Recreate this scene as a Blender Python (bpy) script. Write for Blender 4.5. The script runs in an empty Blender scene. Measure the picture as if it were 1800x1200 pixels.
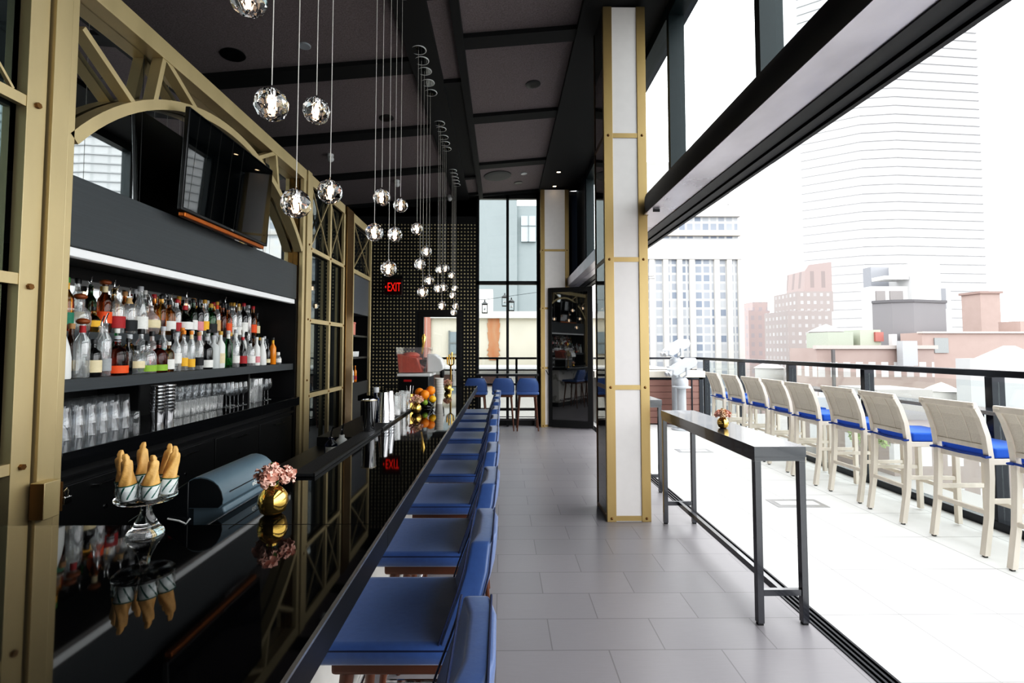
import bpy, math, random
from math import sin, cos, pi, radians, sqrt, atan2, tan
from mathutils import Vector, Matrix
R = random.Random(7)
SC = bpy.context.scene
COL = SC.collection

# ------------------------------------------------------------------ materials
def lin(c):
    if isinstance(c, str):
        c = [int(c[i:i+2], 16)/255 for i in (0, 2, 4)]
        return tuple(x/12.92 if x <= .04045 else ((x+.055)/1.055)**2.4 for x in c)
    return tuple(c)
MATS = {}
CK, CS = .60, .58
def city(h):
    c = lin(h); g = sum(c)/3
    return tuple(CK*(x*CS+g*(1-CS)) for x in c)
def newmat(name):
    m = bpy.data.materials.new(name); m.use_nodes = True
    nt = m.node_tree; nt.nodes.clear()
    out = nt.nodes.new('ShaderNodeOutputMaterial')
    MATS[name] = m
    return m, nt, out
def L(nt, a, b): nt.links.new(a, b)
def N(nt, t, **kw):
    n = nt.nodes.new(t)
    for k, v in kw.items(): setattr(n, k, v)
    return n
def math_(nt, op, a, b=None):
    n = N(nt, 'ShaderNodeMath', operation=op)
    for i, v in enumerate((a, b)):
        if v is None: continue
        if isinstance(v, (int, float)): n.inputs[i].default_value = v
        else: L(nt, v, n.inputs[i])
    return n.outputs[0]
def mixc(nt, f, a, b):
    n = N(nt, 'ShaderNodeMix', data_type='RGBA')
    if isinstance(f, (int, float)): n.inputs[0].default_value = f
    else: L(nt, f, n.inputs[0])
    for i, v in ((6, a), (7, b)):
        if isinstance(v, tuple): n.inputs[i].default_value = (*v, 1)
        else: L(nt, v, n.inputs[i])
    return n.outputs[2]
def noise(nt, scale, detail=3, stretch=None, coord='Object'):
    tc = N(nt, 'ShaderNodeTexCoord'); src = tc.outputs[coord]
    if stretch:
        mp = N(nt, 'ShaderNodeMapping'); mp.inputs['Scale'].default_value = stretch
        L(nt, src, mp.inputs[0]); src = mp.outputs[0]
    n = N(nt, 'ShaderNodeTexNoise'); n.inputs['Scale'].default_value = scale; n.inputs['Detail'].default_value = detail
    L(nt, src, n.inputs['Vector'])
    return n.outputs[0]
def P(name, color, rough=.5, metal=0., var=.15, nscale=18, stretch=None, ior=1.5, trans=0., emit=None, estr=0., bump=0., coat=0., rvar=0., sheen=0.):
    m, nt, out = newmat(name)
    b = N(nt, 'ShaderNodeBsdfPrincipled'); c = lin(color)
    fac = noise(nt, nscale, 4, stretch)
    c2 = tuple(max(0, x*(1-var)) for x in c); c1 = tuple(min(1, x*(1+var)) for x in c)
    L(nt, mixc(nt, fac, c2, c1), b.inputs['Base Color'])
    b.inputs['Roughness'].default_value = rough; b.inputs['Metallic'].default_value = metal
    b.inputs['IOR'].default_value = ior; b.inputs['Transmission Weight'].default_value = trans
    b.inputs['Coat Weight'].default_value = coat
    b.inputs['Sheen Weight'].default_value = sheen
    if rvar:
        r = math_(nt, 'ADD', math_(nt, 'MULTIPLY', fac, rvar), rough-rvar/2); L(nt, r, b.inputs['Roughness'])
    if emit:
        b.inputs['Emission Color'].default_value = (*lin(emit), 1); b.inputs['Emission Strength'].default_value = estr
    if bump:
        bp = N(nt, 'ShaderNodeBump'); bp.inputs['Strength'].default_value = bump; bp.inputs['Distance'].default_value = .01
        L(nt, fac, bp.inputs['Height']); L(nt, bp.outputs[0], b.inputs['Normal'])
    L(nt, b.outputs[0], out.inputs[0])
    return m
def thin_glass(name, tint=(.97, .98, .98), base=.05, edge=.5, shine_white=0., rough=.02):
    m, nt, out = newmat(name)
    t = N(nt, 'ShaderNodeBsdfTransparent'); t.inputs[0].default_value = (*tint, 1)
    g = N(nt, 'ShaderNodeBsdfGlossy'); g.inputs['Roughness'].default_value = rough
    lw = N(nt, 'ShaderNodeLayerWeight'); lw.inputs[0].default_value = .3
    f = math_(nt, 'ADD', math_(nt, 'MULTIPLY', lw.outputs['Facing'], edge), base)
    mx = N(nt, 'ShaderNodeMixShader'); L(nt, f, mx.inputs[0]); L(nt, t.outputs[0], mx.inputs[1]); L(nt, g.outputs[0], mx.inputs[2])
    last = mx.outputs[0]
    if shine_white:  # streaky white mixed in to imitate bright shine on glass
        d = N(nt, 'ShaderNodeBsdfTranslucent'); d.inputs[0].default_value = (.95, .96, .97, 1)
        dd = N(nt, 'ShaderNodeBsdfDiffuse'); dd.inputs[0].default_value = (.95, .96, .97, 1)
        a = N(nt, 'ShaderNodeAddShader'); L(nt, d.outputs[0], a.inputs[0]); L(nt, dd.outputs[0], a.inputs[1])
        m2 = N(nt, 'ShaderNodeMixShader')
        fm = math_(nt, 'MULTIPLY', noise(nt, 40, 2, (1, 1, .15)), shine_white*2)
        L(nt, fm, m2.inputs[0])
        L(nt, last, m2.inputs[1]); L(nt, a.outputs[0], m2.inputs[2]); last = m2.outputs[0]
    L(nt, last, out.inputs[0])
    return m
def glass(name, color, rough=.02, ior=1.45):
    m, nt, out = newmat(name)
    b = N(nt, 'ShaderNodeBsdfPrincipled')
    f = noise(nt, 6, 2); c = lin(color)
    L(nt, mixc(nt, f, tuple(x*.92 for x in c), c), b.inputs['Base Color'])
    b.inputs['Roughness'].default_value = rough; b.inputs['IOR'].default_value = ior
    b.inputs['Transmission Weight'].default_value = 1
    L(nt, b.outputs[0], out.inputs[0])
    return m
def emission(name, color, s):
    m, nt, out = newmat(name)
    e = N(nt, 'ShaderNodeEmission'); e.inputs[0].default_value = (*lin(color), 1); e.inputs[1].default_value = s
    L(nt, e.outputs[0], out.inputs[0]); return m
def tiles(name, c1, c2, mortar, bw, rh, off=(0, 0), ms=.004, rough=.4, offset=.5, rot=0., spec=1.5, streak=True):
    m, nt, out = newmat(name)
    b = N(nt, 'ShaderNodeBsdfPrincipled')
    tc = N(nt, 'ShaderNodeTexCoord'); mp = N(nt, 'ShaderNodeMapping')
    mp.inputs['Location'].default_value = (off[0], off[1], 0); mp.inputs['Rotation'].default_value = (0, 0, rot)
    L(nt, tc.outputs['Object'], mp.inputs[0])
    br = N(nt, 'ShaderNodeTexBrick'); br.offset = offset
    br.inputs['Scale'].default_value = 1; br.inputs['Brick Width'].default_value = bw; br.inputs['Row Height'].default_value = rh
    br.inputs['Mortar Size'].default_value = ms; br.inputs['Mortar Smooth'].default_value = .1
    br.inputs['Color1'].default_value = (*lin(c1), 1); br.inputs['Color2'].default_value = (*lin(c2), 1); br.inputs['Mortar'].default_value = (*lin(mortar), 1)
    L(nt, mp.outputs[0], br.inputs['Vector'])
    f = noise(nt, 9, 5, (1, 14, 1) if streak else None)
    c = mixc(nt, math_(nt, 'MULTIPLY', f, .35), br.outputs[0], tuple(x*.75 for x in lin(c2)))
    L(nt, c, b.inputs['Base Color']); b.inputs['Roughness'].default_value = rough; b.inputs['IOR'].default_value = spec
    L(nt, b.outputs[0], out.inputs[0]); return m
def facade(name, wall, win, pu, fu, pv, fv, wall2=None, var=.5, u0=0., v0=0., rough=.6):
    """wall with a regular grid of windows, measured in metres along the wall and up"""
    m, nt, out = newmat(name)
    b = N(nt, 'ShaderNodeBsdfPrincipled'); b.inputs['Roughness'].default_value = rough
    tc = N(nt, 'ShaderNodeTexCoord'); sx = N(nt, 'ShaderNodeSeparateXYZ'); L(nt, tc.outputs['Object'], sx.inputs[0])
    u = math_(nt, 'DIVIDE', math_(nt, 'ADD', math_(nt, 'ADD', sx.outputs[0], sx.outputs[1]), 500+u0), pu)
    v = math_(nt, 'DIVIDE', math_(nt, 'ADD', sx.outputs[2], 500+v0), pv)
    iu = math_(nt, 'LESS_THAN', math_(nt, 'FRACT', u), fu); iv = math_(nt, 'LESS_THAN', math_(nt, 'FRACT', v), fv)
    nz = N(nt, 'ShaderNodeSeparateXYZ'); g = N(nt, 'ShaderNodeNewGeometry'); L(nt, g.outputs['Normal'], nz.inputs[0])
    side = math_(nt, 'LESS_THAN', math_(nt, 'ABSOLUTE', nz.outputs[2]), .5)
    w = math_(nt, 'MULTIPLY', math_(nt, 'MULTIPLY', iu, iv), side)
    cb = N(nt, 'ShaderNodeCombineXYZ'); L(nt, math_(nt, 'FLOOR', u), cb.inputs[0]); L(nt, math_(nt, 'FLOOR', v), cb.inputs[1])
    wn = N(nt, 'ShaderNodeTexWhiteNoise'); wn.noise_dimensions = '2D'; L(nt, cb.outputs[0], wn.inputs['Vector'])
    cw = mixc(nt, math_(nt, 'MULTIPLY', wn.outputs[0], var), lin(win), lin(wall))
    cwall = mixc(nt, noise(nt, .5, 5), lin(wall), lin(wall2 or wall))
    L(nt, mixc(nt, w, cwall, cw), b.inputs['Base Color'])
    L(nt, b.outputs[0], out.inputs[0]); return m

gold = P('aged_brass', 'c6b48c', .45, .6, .12, 7, (1, 1, .3), rvar=.12)
gold_dark = P('dark_brass', '7a5a34', .38, .8, .15, 9)
bronze = P('bronze_sheet', '8a6a3a', .25, .9, .25, 4, (1, 6, 1))
black = P('black_paint', '08090b', .45, 0, .2)
black_wood = P('black_stained_oak', '0d0d0f', .42, 0, .35, 30, (1, .12, 4))
grey_wood = P('charcoal_stained_oak', '3c4043', .5, 0, .22, 26, (1, .1, 5))
granite = P('polished_black_stone', '040405', .035, 0, .5, 60, ior=1.6)
slab_edge = P('honed_black_stone', '131418', .3, 0, .3, 40)
edge_trim = P('bright_edge_trim', 'b9bcc0', .25, .9, .1)
steel = P('stainless_steel', 'c9c9cb', .16, 1, .08, 25, (1, 1, .2))
steel_dark = P('dark_steel', '17181a', .35, .5, .2)
chrome = P('chrome', 'e0e0e2', .06, 1, .03)
mirror_m = P('mirror_glass', 'd3d6d6', .015, 1, .02, 2)
smoked = P('smoked_mirror', '15181a', .03, .0, .1, 2, ior=2.1)
dark_glass = P('dark_door_glass', '08090a', .02, 0, .1, 2, ior=2.3)
screen_m = P('tv_screen_glass', '030506', .02, 0, .1, 2, ior=2.0)
fabric = P('grey_acoustic_fabric', '8a7f80', .9, 0, .45, 70, bump=.3)
ceil_black = P('ceiling_black', '07080a', .7, 0, .2)
wall_dark = P('dark_wall', '060607', .7, 0, .2)
stud_m = P('brass_stud', 'dccda2', .4, .3, .1)
marble = None
leather = P('blue_leather', '3b588c', .36, 0, .14, 50, bump=.05, ior=1.6, sheen=.25)
piping_m = P('navy_piping', '17254a', .5, 0, .1)
walnut = P('walnut', '5b3522', .4, 0, .3, 14, (1, 1, .15))
white_metal = P('white_metal', 'b4b8bd', .3, 0, .05)
onyx = P('white_stone_panel_glow', 'd6d2d0', .45, 0, .05, 12, emit='fff8f0', estr=.10)  # faint emission added to brighten the stone panels
table_m = P('dark_grey_table', '2c2d33', .22, 0, .07, 12, (1, 3, 1), ior=1.7, coat=.4)
teak = P('whitewashed_teak', 'd8cfc2', .6, 0, .16, 16, (1, 1, .2))
weave = P('cream_woven_mesh', 'cdc5b8', .75, 0, .2, 130)
cushion_m = P('blue_outdoor_fabric', '1450b4', .7, 0, .1, 80)
rail_m = P('rail_black', '2b2c31', .16, .55, .15)
win_frame = P('window_frame_teal', '0d1d20', .4, .2, .15)
beam_silver = P('brushed_beam_face', 'd6d2dc', .32, .7, .45, 2.6, (1, .6, 1), rvar=.3)
beam_dark = P('beam_black', '0a0b0e', .45, .1, .2)
track_m = P('track_steel', '1c1d22', .3, .5, .2)
clad = P('red_brown_cladding', '85625a', .6, 0, .12, 8, (.3, 1, 4))
stone_cap = P('pale_stone', 'd8d0c4', .7, 0, .08)
pane_m = thin_glass('window_pane', (.95, .97, .97), .035, .18)
rail_pane = thin_glass('rail_pane', (.95, .98, .97), .015, .08)
tumbler_m = thin_glass('tumbler_glass', (.96, .97, .98), .05, .6, .03)
cut_m = thin_glass('cut_glass', (.93, .93, .92), .10, .6, .11, .08)
clear_thick = glass('clear_thick_glass', 'ffffff', .01, 1.45)
crystal = glass('faceted_crystal', 'ffffff', .0, 1.52)
bulb_m = emission('warm_bulb', 'ffd9b4', 7)
cord_m = P('white_cord', 'd8d4cc', .5, 0, .02)
led_m = P('strip_light_diffuser', 'e6e6e6', .3, 0, .03, emit='ffffff', estr=.10)
down_m = emission('downlight_glow', 'ffdcb0', 9)
exit_red = emission('exit_letter_red', 'ff2a1e', 1.3)
exit_dark = P('exit_face_dark', '2a0d0c', .3, 0, .1)
paper = P('white_paper', 'e9e6df', .8, 0, .05)
cream = P('cream_paper', 'e0cfa0', .7, 0, .08)
pastry = P('golden_pastry', 'd8a865', .55, 0, .28, 45, bump=.35)
wrap_m = P('printed_wrap', 'e8ebe8', .6, 0, .03)
green_ink = P('green_ink', '145a4c', .6, 0, .1)
mercury = P('gold_mercury_glass', 'e6bf6a', .08, .95, .25, 26, rvar=.1)
petal_m = P('peach_petal', 'f7bfae', .6, 0, .18, 30, sheen=.2)
petal2_m = P('cream_petal', 'ecc9a8', .6, 0, .18, 30)
leaf_m = P('leaf_green', '5d7f3e', .55, 0, .25, 20)
orange_m = P('orange_peel', 'f08a12', .45, 0, .08, 120, bump=.25)
lemon_m = P('lemon_peel', 'f0b81e', .42, 0, .08, 120, bump=.2)
lime_m = P('lime_peel', '86a23a', .42, 0, .12, 120, bump=.2)
pos_m = P('blue_grey_plastic', '586973', .38, 0, .06)
pos_dark = P('dark_plastic', '0b0f13', .35, 0, .1)
plastic_black = P('black_plastic', '0a0b0c', .35, 0, .1)
rubber = P('rubber_mat', '15161a', .6, 0, .2, 120, bump=.3)
reflection_orange = P('painted_orange_reflection', 'b4662a', .3, .8, .3, 12)  # orange of a reflection put into the colour
slush = P('coral_slush', 'd0604a', .5, 0, .25, 30)
plastic_clear = thin_glass('clear_plastic', (.95, .95, .95), .10, .35, .06)
white_plastic = P('white_plastic', 'e8e8e6', .35, 0, .03)
red_m = P('red_lacquer', 'b02024', .4, 0, .1)
sky_white = None

def marble_mat():
    m, nt, out = newmat('white_marble')
    b = N(nt, 'ShaderNodeBsdfPrincipled')
    f = noise(nt, 1.3, 8); f2 = math_(nt, 'ABSOLUTE', math_(nt, 'SUBTRACT', f, .5))
    k = math_(nt, 'LESS_THAN', f2, .016)
    L(nt, mixc(nt, math_(nt, 'MULTIPLY', k, .55), lin('e6e2dc'), lin('8b8478')), b.inputs['Base Color']); b.inputs['Roughness'].default_value = .2
    L(nt, b.outputs[0], out.inputs[0]); return m
marble = marble_mat()
floor_m = tiles('floor_tile', '8d898c', '858285', '6b686a', .6, .302, (-.27, .05), .0035, .36)
terrace_m = tiles('terrace_paver', 'd9d8d6', 'd4d3d1', '8f8e8c', .6, .6, (0, 0), .004, .75, .0, streak=False)

# ------------------------------------------------------------------ mesh builder
class MB:
    def __init__(s): s.v = []; s.f = []
    def add(s, vs, fs):
        n = len(s.v); s.v += [tuple(p) for p in vs]; s.f += [tuple(i+n for i in f) for f in fs]; return s
    def hexa(s, p): return s.add(p, [(0, 3, 2, 1), (4, 5, 6, 7), (0, 1, 5, 4), (1, 2, 6, 5), (2, 3, 7, 6), (3, 0, 4, 7)])
    def box(s, x0, x1, y0, y1, z0, z1):
        return s.hexa([(x0, y0, z0), (x1, y0, z0), (x1, y1, z0), (x0, y1, z0), (x0, y0, z1), (x1, y0, z1), (x1, y1, z1), (x0, y1, z1)])
    def bar(s, p, q, w, h, up=(0, 0, 1)):
        p, q = Vector(p), Vector(q); d = (q-p).normalized(); u = Vector(up)
        a = d.cross(u)
        if a.length < 1e-4: a = d.cross(Vector((1, 0, 0)))
        a.normalize(); b = a.cross(d).normalized(); a *= w/2; b *= h/2
        return s.hexa([p-a-b, p+a-b, p+a+b, p-a+b, q-a-b, q+a-b, q+a+b, q-a+b])
    def taper(s, p, q, w0, w1, n=10):
        return s.tube([p, q], [w0, w1], n)
    def tube(s, pts, r, n=8, cap=True):
        pts = [Vector(p) for p in pts]
        rs = r if isinstance(r, (list, tuple)) else [r]*len(pts)
        d0 = (pts[1]-pts[0]).normalized(); a = d0.cross(Vector((.3, .2, 1)))
        if a.length < 1e-3: a = d0.cross(Vector((1, 0, 0)))
        a.normalize(); vs, fs = [], []
        for i, p in enumerate(pts):
            d = (pts[min(i+1, len(pts)-1)]-pts[max(i-1, 0)]).normalized()
            a = (a-d*a.dot(d)).normalized(); b = d.cross(a)
            for k in range(n):
                t = 2*pi*k/n; vs.append(p+(a*cos(t)+b*sin(t))*rs[i])
        for i in range(len(pts)-1):
            for k in range(n):
                k2 = (k+1) % n; fs.append((i*n+k, i*n+k2, (i+1)*n+k2, (i+1)*n+k))
        if cap:
            fs.append(tuple(range(n))[::-1]); fs.append(tuple((len(pts)-1)*n+k for k in range(n)))
        return s.add(vs, fs)
    def lathe(s, prof, n=20, c=(0, 0, 0), a0=0., a1=2*pi, ripple=0., rn=0):
        full = a1-a0 > 2*pi-1e-6; m = n if full else n+1; vs, fs = [], []
        for r, z in prof:
            for k in range(m):
                t = a0+(a1-a0)*k/n; rr = r*(1+ripple*cos(rn*t)) if rn else r
                vs.append((c[0]+rr*cos(t), c[1]+rr*sin(t), c[2]+z))
        for i in range(len(prof)-1):
            for k in range(n):
                k2 = (k+1) % m; fs.append((i*m+k, i*m+k2, (i+1)*m+k2, (i+1)*m+k))
        if full:
            if prof[0][0] > 1e-5: fs.append(tuple(range(m))[::-1])
            if prof[-1][0] > 1e-5: fs.append(tuple((len(prof)-1)*m+k for k in range(m)))
        return s.add(vs, fs)
    def open_lathe(s, prof, n=20, c=(0, 0, 0)):
        vs, fs = [], []
        for r, z in prof:
            for k in range(n): vs.append((c[0]+r*cos(2*pi*k/n), c[1]+r*sin(2*pi*k/n), c[2]+z))
        for i in range(len(prof)-1):
            for k in range(n): k2 = (k+1) % n; fs.append((i*n+k, i*n+k2, (i+1)*n+k2, (i+1)*n+k))
        return s.add(vs, fs)
    def prism(s, poly, ax, a, b):
        mp = {'x': lambda u, v, w: (w, u, v), 'y': lambda u, v, w: (u, w, v), 'z': lambda u, v, w: (u, v, w)}[ax]
        n = len(poly)
        vs = [mp(u, v, a) for u, v in poly]+[mp(u, v, b) for u, v in poly]
        return s.add(vs, [tuple(range(n))[::-1], tuple(range(n, 2*n))]+[(i, (i+1) % n, n+(i+1) % n, n+i) for i in range(n)])
    def sph(s, c, r, n=14, m=9, sc=(1, 1, 1)):
        prof = [(sin(pi*i/m), -cos(pi*i/m)) for i in range(m+1)]
        vs, fs = [], []
        for a, z in prof:
            for k in range(n): vs.append((c[0]+r*sc[0]*a*cos(2*pi*k/n), c[1]+r*sc[1]*a*sin(2*pi*k/n), c[2]+r*sc[2]*z))
        for i in range(m):
            for k in range(n):
                k2 = (k+1) % n; fs.append((i*n+k, i*n+k2, (i+1)*n+k2, (i+1)*n+k))
        return s.add(vs, fs)
    def ring(s, c, R0, r, n=32, m=8):
        vs, fs = [], []
        for i in range(n):
            t = 2*pi*i/n
            for j in range(m):
                u = 2*pi*j/m; vs.append((c[0]+(R0+r*cos(u))*cos(t), c[1]+(R0+r*cos(u))*sin(t), c[2]+r*sin(u)))
        for i in range(n):
            for j in range(m): fs.append((i*m+j, ((i+1) % n)*m+j, ((i+1) % n)*m+(j+1) % m, i*m+(j+1) % m))
        return s.add(vs, fs)
    def mesh(s, name, mat, smooth=False, bevel=0, sub=0):
        me = bpy.data.meshes.new(name); me.from_pydata(s.v, [], s.f)
        import bmesh
        bm = bmesh.new(); bm.from_mesh(me); bmesh.ops.remove_doubles(bm, verts=bm.verts, dist=1e-6); bmesh.ops.recalc_face_normals(bm, faces=bm.faces)
        if bevel:
            es = [e for e in bm.edges if len(e.link_faces) == 2 and e.calc_face_angle(0) > .5]
            res = bmesh.ops.bevel(bm, geom=es, offset=bevel, segments=2 if bevel < .008 else 3, affect='EDGES', profile=.6, clamp_overlap=True)
            if not smooth:
                for f in res['faces']: f.smooth = True
        bm.to_mesh(me); bm.free()
        if smooth:
            me.polygons.foreach_set('use_smooth', [True]*len(me.polygons))
            me.set_sharp_from_angle(angle=radians(smooth if isinstance(smooth, (int, float)) and not isinstance(smooth, bool) else 40))
        me.materials.append(mat); me.update()
        return me
    def build(s, name, mat, parent=None, **kw):
        return put(name, s.mesh(name, mat, **kw), parent)
def put(name, me, parent=None, loc=None, rz=None, mat=None):
    o = bpy.data.objects.new(name, me); COL.objects.link(o)
    if parent: o.parent = parent
    if loc: o.location = loc
    if rz is not None: o.rotation_euler = (0, 0, rz)
    if mat is not None:
        o.material_slots[0].link = 'OBJECT'; o.material_slots[0].material = mat
    return o
def tag(o, label, cat, group=None, kind=None):
    if label: o['label'] = label
    if cat: o['category'] = cat
    if group: o['group'] = group
    if kind: o['kind'] = kind
    return o
def thing(name, label, cat, loc=(0, 0, 0), rz=0, group=None):
    o = bpy.data.objects.new(name, None); COL.objects.link(o); o.location = loc; o.rotation_euler = (0, 0, rz)
    o.empty_display_size = .1
    return tag(o, label, cat, group)
def struct(name, mb, mat, label=None, cat=None, **kw):
    o = mb.build(name, mat, **kw); o['kind'] = 'structure'
    if label: tag(o, label, cat)
    return o
def dup(root, loc, rz, label):
    r = root.copy(); COL.objects.link(r); r.location = loc; r.rotation_euler = (0, 0, rz); r['label'] = label
    for ch in list(root.children):
        c = ch.copy(); COL.objects.link(c); c.parent = r
        for g in list(ch.children):
            d = g.copy(); COL.objects.link(d); d.parent = c
    return r
ORD = ['first', 'second', 'third', 'fourth', 'fifth', 'sixth', 'seventh', 'eighth', 'ninth', 'tenth', 'eleventh', 'twelfth', 'thirteenth', 'fourteenth', 'fifteenth',
       'sixteenth', 'seventeenth', 'eighteenth', 'nineteenth', 'twentieth', 'twenty-first', 'twenty-second', 'twenty-third', 'twenty-fourth', 'twenty-fifth', 'twenty-sixth', 'twenty-seventh', 'twenty-eighth']
def text_mesh(name, s, size, mat, extrude=.001):
    cu = bpy.data.curves.new('txt', 'FONT'); cu.body = s; cu.size = size; cu.extrude = extrude; cu.align_x = 'CENTER'; cu.align_y = 'CENTER'
    o = bpy.data.objects.new('txt', cu); COL.objects.link(o)
    me = bpy.data.meshes.new_from_object(o.evaluated_get(bpy.context.evaluated_depsgraph_get())); me.name = name
    bpy.data.objects.remove(o); bpy.data.curves.remove(cu)
    me.materials.clear(); me.materials.append(mat)
    return me

# ------------------------------------------------------------------ camera, world
cam = bpy.data.cameras.new('camera'); co = bpy.data.objects.new('camera', cam); COL.objects.link(co)
cam.sensor_width = 36; cam.lens = 36*860/1800; cam.clip_start = .05; cam.clip_end = 600
PT = radians(2.6); YW = math.atan(9/860)
co.location = (0, 0, 1.6); co.rotation_euler = (pi/2+PT, 0, -YW)
cam.shift_x = 9/1800; cam.shift_y = -(600-(612-860*tan(PT)))/1800
SC.camera = co
w = bpy.data.worlds.new('overcast_sky'); SC.world = w; w.use_nodes = True
nt = w.node_tree; nt.nodes.clear(); wo = nt.nodes.new('ShaderNodeOutputWorld'); bg = nt.nodes.new('ShaderNodeBackground')
tc = N(nt, 'ShaderNodeTexCoord'); gs = N(nt, 'ShaderNodeSeparateXYZ'); L(nt, tc.outputs['Generated'], gs.inputs[0])
nz = N(nt, 'ShaderNodeTexNoise'); nz.inputs['Scale'].default_value = 2.; L(nt, tc.outputs['Generated'], nz.inputs['Vector'])
up = N(nt, 'ShaderNodeMapRange'); up.inputs[1].default_value = -.3; up.inputs[2].default_value = .1; L(nt, gs.outputs[2], up.inputs[0])
cc = mixc(nt, nz.outputs[0], (.93, .97, 1.), (1, 1, 1))
L(nt, mixc(nt, up.outputs[0], (.25, .25, .25), cc), bg.inputs[0]); bg.inputs[1].default_value = 4.6
L(nt, bg.outputs[0], wo.inputs[0])
SC.view_settings.view_transform = 'Standard'; SC.view_settings.look = 'None'; SC.view_settings.exposure = 0.
SC.view_settings.use_curve_mapping = True
_cm = SC.view_settings.curve_mapping; _c = _cm.curves[3]
_c.points.new(.05, .030); _c.points.new(.22, .20); _c.points.new(.6, .62); _cm.update()
cy = SC.cycles
cy.max_bounces = 12; cy.diffuse_bounces = 4; cy.glossy_bounces = 6; cy.transmission_bounces = 10; cy.transparent_max_bounces = 28
cy.caustics_reflective = False; cy.caustics_refractive = False; cy.sample_clamp_indirect = 6; cy.blur_glossy = .3

# ================================================================== room shell
cz = lambda x: 4.822+.0895*x          # underside of the ceiling beams
CUP = .07                              # the panels lie this much higher
def slab(x0, x1, y0, y1, t, dz=0.):
    """a board lying under the sloping ceiling"""
    b = CUP-t if t < CUP else 0.
    return MB().hexa([(x0, y0, cz(x0)+b), (x1, y0, cz(x1)+b), (x1, y1, cz(x1)+b), (x0, y1, cz(x0)+b),
                      (x0, y0, cz(x0)+CUP), (x1, y0, cz(x1)+CUP), (x1, y1, cz(x1)+CUP), (x0, y1, cz(x0)+CUP)])
struct('floor', MB().box(-3.95, 1.8, -3, 10.3, -.1, 0), floor_m)
mb = MB(); mb.hexa([(-4, -3, cz(-4)+CUP), (1.9, -3, cz(1.9)+CUP), (1.9, 10.4, cz(1.9)+CUP), (-4, 10.4, cz(-4)+CUP), (-4, -3, cz(-4)+.2), (1.9, -3, cz(1.9)+.2), (1.9, 10.4, cz(1.9)+.2), (-4, 10.4, cz(-4)+.2)])
struct('ceiling', mb, fabric)
k = 1
for y0, y1 in ((1.4, 1.62), (3.18, 3.4), (4.93, 5.13), (6.67, 6.88), (8.46, 8.66), (10.18, 10.3)):
    struct('trim_%d' % k, slab(-.40, .79, y0, y1, .05), ceil_black); k += 1
for y0, y1 in ((1.7, 1.95), (3.5, 3.75), (5.25, 5.5), (6.87, 7.1), (8.42, 8.64), (10.16, 10.3)):
    struct('trim_%d' % k, slab(-3.95, -1.0, y0, y1, .05), ceil_black); k += 1
struct('trim_%d' % k, slab(-1.01, -.70, -3, 10.3, .09), ceil_black); k += 1           # spine
struct('trim_%d' % k, slab(-.485, -.40, -3, 10.3, .09), ceil_black); k += 1
mb = MB()
for y0, y1 in ((-3, -.4), (2.0, 4.25), (5.85, 9.05)):
    mb.v, mb.f = mb.v, mb.f; s_ = slab(-.70, -.485, y0, y1, .012); mb.add(s_.v, s_.f)
for y in (4.30, 5.80, 9.08, 10.1, 1.95):
    s_ = slab(-.70, -.485, y-.05, y+.05, .05); mb.add(s_.v, s_.f)
struct('trim_%d' % k, mb, ceil_black); k += 1
struct('trim_%d' % k, slab(.78, 1.62, -3, 10.3, .10), ceil_black); k += 1             # dark soffit by the windows
struct('wall_left', MB().box(-4.0, -3.95, -3, 10.4, 0, 4.6), wall_dark)
struct('wall_back', MB().box(-4.0, 1.9, -3.06, -3, 0, 5.0), wall_dark)
# end wall with stud pattern
mb = MB()
mb.box(-3.95, -1.75, 10.3, 10.4, 0, 4.6); mb.box(-.85, -.53, 10.3, 10.4, 0, 4.85); mb.box(-1.75, -.85, 10.3, 10.4, 2.36, 4.75)
mb.box(-3.95, -.5, 10.3, 10.4, 4.4, 4.8); mb.box(.78, 1.9, 10.45, 10.5, 0, 5.0); mb.box(-.5, .8, 10.3, 10.4, 4.83, 5.0)
wl = struct('wall_end', mb, wall_dark)
mb = MB(); dx, dz = .0705, .0745
nx = int((2.80-.53)/dx)
for i in range(nx):
    x = -.575-i*dx
    for j in range(56):
        z = .12+j*dz
        if -1.80 < x < -.80 and z < 2.42 and not (x > -.80): continue
        if -.85 < x < -.8 : continue
        r = .017+.003*((i*7+j*13) % 5)/4
        mb.lathe([(r, 0), (r*.75, r*.55), (0, r*.75)], 6)
        n = 18+1 if False else None
        # turn the stud so that it sticks out of the wall towards the room
        cnt = 3*6
        for q in range(len(mb.v)-cnt, len(mb.v)):
            vx, vy, vz = mb.v[q]; mb.v[q] = (x+vx, 10.3-vz, z+vy)
st = mb.build('stud_pattern', stud_m, wl, smooth=True); st['kind'] = 'stuff'
# glazed door in the end wall
d1 = thing('door_1', None, None, (-1.30, 10.33, 0)); d1['kind'] = 'structure'
mb = MB(); mb.box(-.45, -.345, -.04, .05, 0, 2.36); mb.box(.345, .45, -.04, .05, 0, 2.36); mb.box(-.345, .345, -.04, .05, 2.26, 2.36); mb.box(-.345, .345, -.03, .04, 0, .12)
mb.build('door_frame', black, d1, bevel=.004)
MB().box(-.345, .345, 0, .01, .12, 2.26).build('door_pane', pane_m, d1)
MB().tube([(.30, -.06, .95), (.30, -.06, 1.25)], .012, 8).build('door_handle', steel, d1, smooth=True)
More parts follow.
